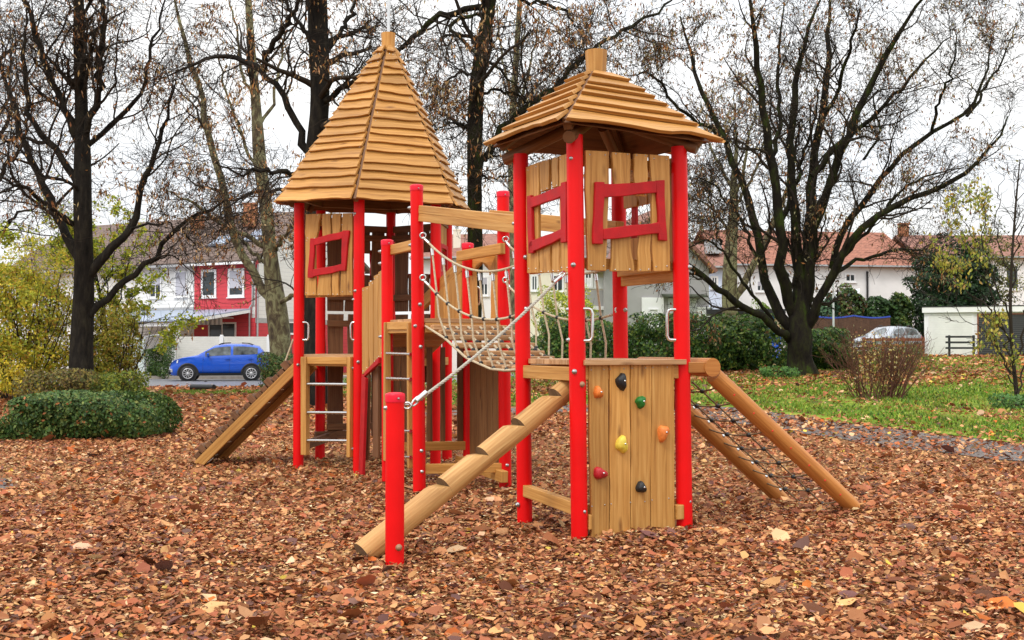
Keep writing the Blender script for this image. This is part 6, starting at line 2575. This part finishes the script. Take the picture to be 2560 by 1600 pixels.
def leaf_mesh(rng, C, size, col, tilt=.45, lift=.5):
    """curled eight point leaves: rounded outline, folded along the midrib"""
    n = len(C)
    th = rng.uniform(0, 2 * math.pi, n)
    nx, ny = rng.normal(size=n) * tilt, rng.normal(size=n) * tilt
    N_ = np.stack([nx, ny, np.ones(n)], 1)
    N_ /= np.linalg.norm(N_, axis=1, keepdims=True)
    d = np.stack([np.cos(th), np.sin(th), np.zeros(n)], 1)
    d -= N_ * (d * N_).sum(1, keepdims=True)
    d /= np.linalg.norm(d, axis=1, keepdims=True)
    s = np.cross(N_, d)
    asp = rng.uniform(.45, .85, n)
    fold = rng.uniform(-.35, .5, n)
    bend = rng.uniform(-.5, .6, n)
    twist = rng.uniform(-.4, .4, n)
    tv = [(0, 0), (.38, 0), (.72, 0), (1, 0), (.30, .48), (.70, .40), (.30, -.48), (.70, -.40)]
    V = []
    for t, w in tv:
        ww = w * asp + rng.uniform(-.06, .06, n)
        x = (t - .5)
        z = np.abs(ww) * fold + bend * (x * x) - .06 + twist * x * ww
        V.append(C + (d * x + s * ww[:, None] + N_ * (z)[:, None]) * size[:, None])
    co = np.stack(V, 1)
    # keep every leaf above the soil
    low = co[:, :, 2].min(1)
    g = gz(C[:, 0], C[:, 1])
    co[:, :, 2] += np.maximum(0, g + .004 - low)[:, None]
    co = co.reshape(-1, 3)
    b = (np.arange(n) * 8)[:, None]
    tri = [b + np.array([[0, 1, 4]]), b + np.array([[2, 3, 5]]), b + np.array([[0, 6, 1]]), b + np.array([[2, 7, 3]])]
    quad = [b + np.array([[1, 2, 5, 4]]), b + np.array([[1, 6, 7, 2]])]
    return co, np.concatenate(tri), np.concatenate(quad), np.repeat(col, 8, 0)


rng = np.random.default_rng(5)


def scatter(n, y0, y1, pw=1.0, xm=.50):
    """ground points inside the view wedge and a margin either side"""
    y = y0 + (y1 - y0) * rng.uniform(0, 1, n) ** pw
    x = rng.uniform(-1, 1, n) * (y * xm + .9)
    return x, y


def litter_ok(x, y, keep_lawn=.10, keep_path=.45, keep_road=.06):
    r = rng.uniform(0, 1, len(x))
    lawn = y > lawn_edge(x)
    lawn &= x > -6
    path = np.minimum(dist_path(x, y, PATH), dist_path(x, y, [(-11, 8.2), (-7.4, 11.2), (-5.9, 12.4), (-7.2, 14.2), (-11, 15.5)]) * 2.0) < 1.05
    road = (y > 42.6) & (y < 52.6) & (x < 3)
    k = np.ones(len(x), bool)
    pat = np.sin(x * .9 + 2) * np.sin(y * .55) + .5 * np.sin(x * 2.1 + y * 1.3)
    kl = keep_lawn + .35 * (pat > .1) + .55 * np.clip((y - 26) / 7, 0, 1) * (pat > -.5)
    k &= ~(lawn & (r > kl))
    k &= ~(path & (r > keep_path))
    k &= ~(road & (r > keep_road))
    return k


def leaves_batch(n, y0, y1, s0, s1, pw=1.0, lift=.05, tilt=.45, w=None, keep=(.10, .45, .06)):
    x, y = scatter(n, y0, y1, pw)
    k = litter_ok(x, y, *keep)
    x, y = x[k], y[k]
    # drifts: darker damp patches and paler dry ones
    f = np.sin(x * 1.1 + 1.3) * np.sin(y * 1.4) + .6 * np.sin(x * 2.7 + y * 1.9) + rng.normal(size=len(x)) * .5
    wts = np.array(w or LW, float)
    c = palette(rng, len(x), LC, wts, .3)
    dark = f > 1.0
    c[dark] = palette(rng, int(dark.sum()), LC, [6, 6, 4, 1.6, .6, .3, .1, 4, 5], .3)
    z = gz(x, y) + rng.uniform(.0, lift, len(x))
    size = np.exp(rng.normal(size=len(x)) * .32) * (s0 + s1) / 2
    size = np.clip(size, s0 * .6, s1 * 1.6)
    return leaf_mesh(rng, np.stack([x, y, z], 1), size, c, tilt)


def join(parts):
    co, tr, qd, cl, o = [], [], [], [], 0
    for a, t, q, c in parts:
        co.append(a)
        tr.append(t + o)
        qd.append(q + o)
        cl.append(c)
        o += len(a)
    return np.concatenate(co), [np.concatenate(tr), np.concatenate(qd)], np.concatenate(cl)


def local_batch(n, x0, x1, y0, y1, s0, s1, w=None):
    x, y = rng.uniform(x0, x1, n), rng.uniform(y0, y1, n)
    k = np.sin(x * .8 + 1) * np.sin(y * .9) + rng.normal(size=n) * .5 > -.35
    x, y = x[k], y[k]
    c = palette(rng, len(x), LC, w or [2, 5, 6, 4, 1.5, 2, 1, 1, 5], .3)
    z = gz(x, y) + rng.uniform(.02, .07, len(x))
    return leaf_mesh(rng, np.stack([x, y, z], 1), rng.uniform(s0, s1, len(x)), c, .4)


co, fs, cl = join([local_batch(9000, .5, 18, 28.5, 36.5, .09, .17), local_batch(5000, 12, 28, 40, 60, .14, .24), local_batch(2500, -8, 6, 26, 34, .09, .16),
                   local_batch(1200, 4, 12, 15.5, 20, .06, .12),
                   leaves_batch(95000, 5.2, 11, .028, .052, .8, .045, .36),
                   leaves_batch(90000, 8, 22, .036, .066, .75, .045, .4),
                   leaves_batch(52000, 18, 44, .07, .115, .8, .05, .42),
                   leaves_batch(7000, 5.2, 13, .055, .09, .8, .06, .36, [2, 5, 5, 3.5, 1, .6, .1, 2, 5]),
                   leaves_batch(1300, 5.3, 24, .09, .17, .8, .06, .32, [1, 3, 4, 4, .9, 1.6, .25, .6, 4]),
                   leaves_batch(2600, 24, 60, .13, .22, .9, .05, .4, [1, 2, 4, 4, 3, 2, 1, .5, 3])])
o = npmesh("fallen_leaves", co, fs, M['leaf'], col=cl)
o["kind"] = "stuff"
# leaves drifted against the foot of the climbing wall
# pale wood chips showing between the leaves
n = 90000
x, y = scatter(n, 6.2, 19, .8)
fy = np.sin(x * 1.3 + .4) * np.sin(y * 1.15 + .8) + .5 * np.sin(x * 3.1 - y * 2.3)
near = np.exp(-((x + .2) ** 2 / 9 + (y - 11) ** 2 / 26))
k = (rng.uniform(0, 1, n) < np.clip(.20 + .35 * fy + .55 * near, .05, 1)) & (dist_path(x, y, PATH) > 1.1) & ~((y > lawn_edge(x)) & (x > -6))
x, y = x[k], y[k]
n = len(x)
d, s = rdir(rng, n, 0)
d[:, 2] *= .35
d /= np.linalg.norm(d, axis=1, keepdims=True)
s = np.cross(d, np.array([0, 0, 1.0])) + rng.normal(size=(n, 3)) * .3
s /= np.linalg.norm(s, axis=1, keepdims=True)
ln = rng.uniform(.018, .055, n)
co, f, c = cards(np.stack([x, y, gz(x, y) + rng.uniform(.02, .055, n)], 1), d, s, ln, ln * rng.uniform(.25, .6, n),
                 palette(rng, n, [(.56, .33, .13), (.62, .42, .19), (.70, .56, .34), (.42, .22, .085)], (4, 3, .8, 3)), .1)
o = npmesh("wood_chips", co, f, M['leaf'], col=c)
o["kind"] = "stuff"
# grass on the lawn
n = 130000
y = 12.5 + 40 * rng.uniform(0, 1, n) ** 1.35
x = rng.uniform(-.16, .52, n) * y
pat = np.sin(x * 1.7) * np.sin(y * 1.1 + 1) + .6 * np.sin(x * .7 + y * .5) + rng.normal(size=n) * .5
edge = y - lawn_edge(x)
k = (edge > -.15 + .2 * np.sin(x * 4)) & (pat > -.45) & (rng.uniform(0, 1, n) > np.clip((y - 27) / 12, 0, .62)) & ((dist_path(x, y, PATH) > 1.05))
x, y, pat, edge = x[k], y[k], pat[k], edge[k]
n = len(x)
h = rng.uniform(.03, .075, n) * (1 + y / 50)
z = gz(x, y) + h * .45
d = rng.normal(size=(n, 3)) * .5
d[:, 2] = 1
d /= np.linalg.norm(d, axis=1, keepdims=True)
s = np.cross(d, rng.normal(size=(n, 3)))
s /= np.linalg.norm(s, axis=1, keepdims=True)
col = palette(rng, n, [(.12, .22, .022), (.19, .30, .03), (.30, .36, .05), (.06, .11, .016)], (4, 4, 3, 2), .25)
col[pat < -.1] = palette(rng, int((pat < -.1).sum()), [(.34, .32, .06), (.16, .20, .03), (.3, .17, .05)], (3, 3, 1), .25)
co, f, c = cards(np.stack([x, y, z], 1), d, s, h, .014 + .0009 * y + rng.uniform(0, .008, n), col, .05)
# the weedy verge by the road and the front edge of the lawn
m = 9000
xv = rng.uniform(-16, -7, m)
yv = 37.4 + rng.normal(size=m) * .75
hv = rng.uniform(.04, .09, m)
dv = rng.normal(size=(m, 3)) * .5
dv[:, 2] = 1
dv /= np.linalg.norm(dv, axis=1, keepdims=True)
sv = np.cross(dv, rng.normal(size=(m, 3)))
sv /= np.linalg.norm(sv, axis=1, keepdims=True)
co2, f2, c2 = cards(np.stack([xv, yv, gz(xv, yv) + hv * .45], 1), dv, sv, hv, np.full(m, .035), palette(rng, m, [(.16, .27, .03), (.26, .32, .05), (.09, .16, .02)], (3, 2, 2)), .05)
co = np.concatenate([co, co2])
f = np.concatenate([f, f2 + len(c)])
o = npmesh("grass", co, f, M['grassblade'], col=np.concatenate([c, c2]))
o["kind"] = "stuff"
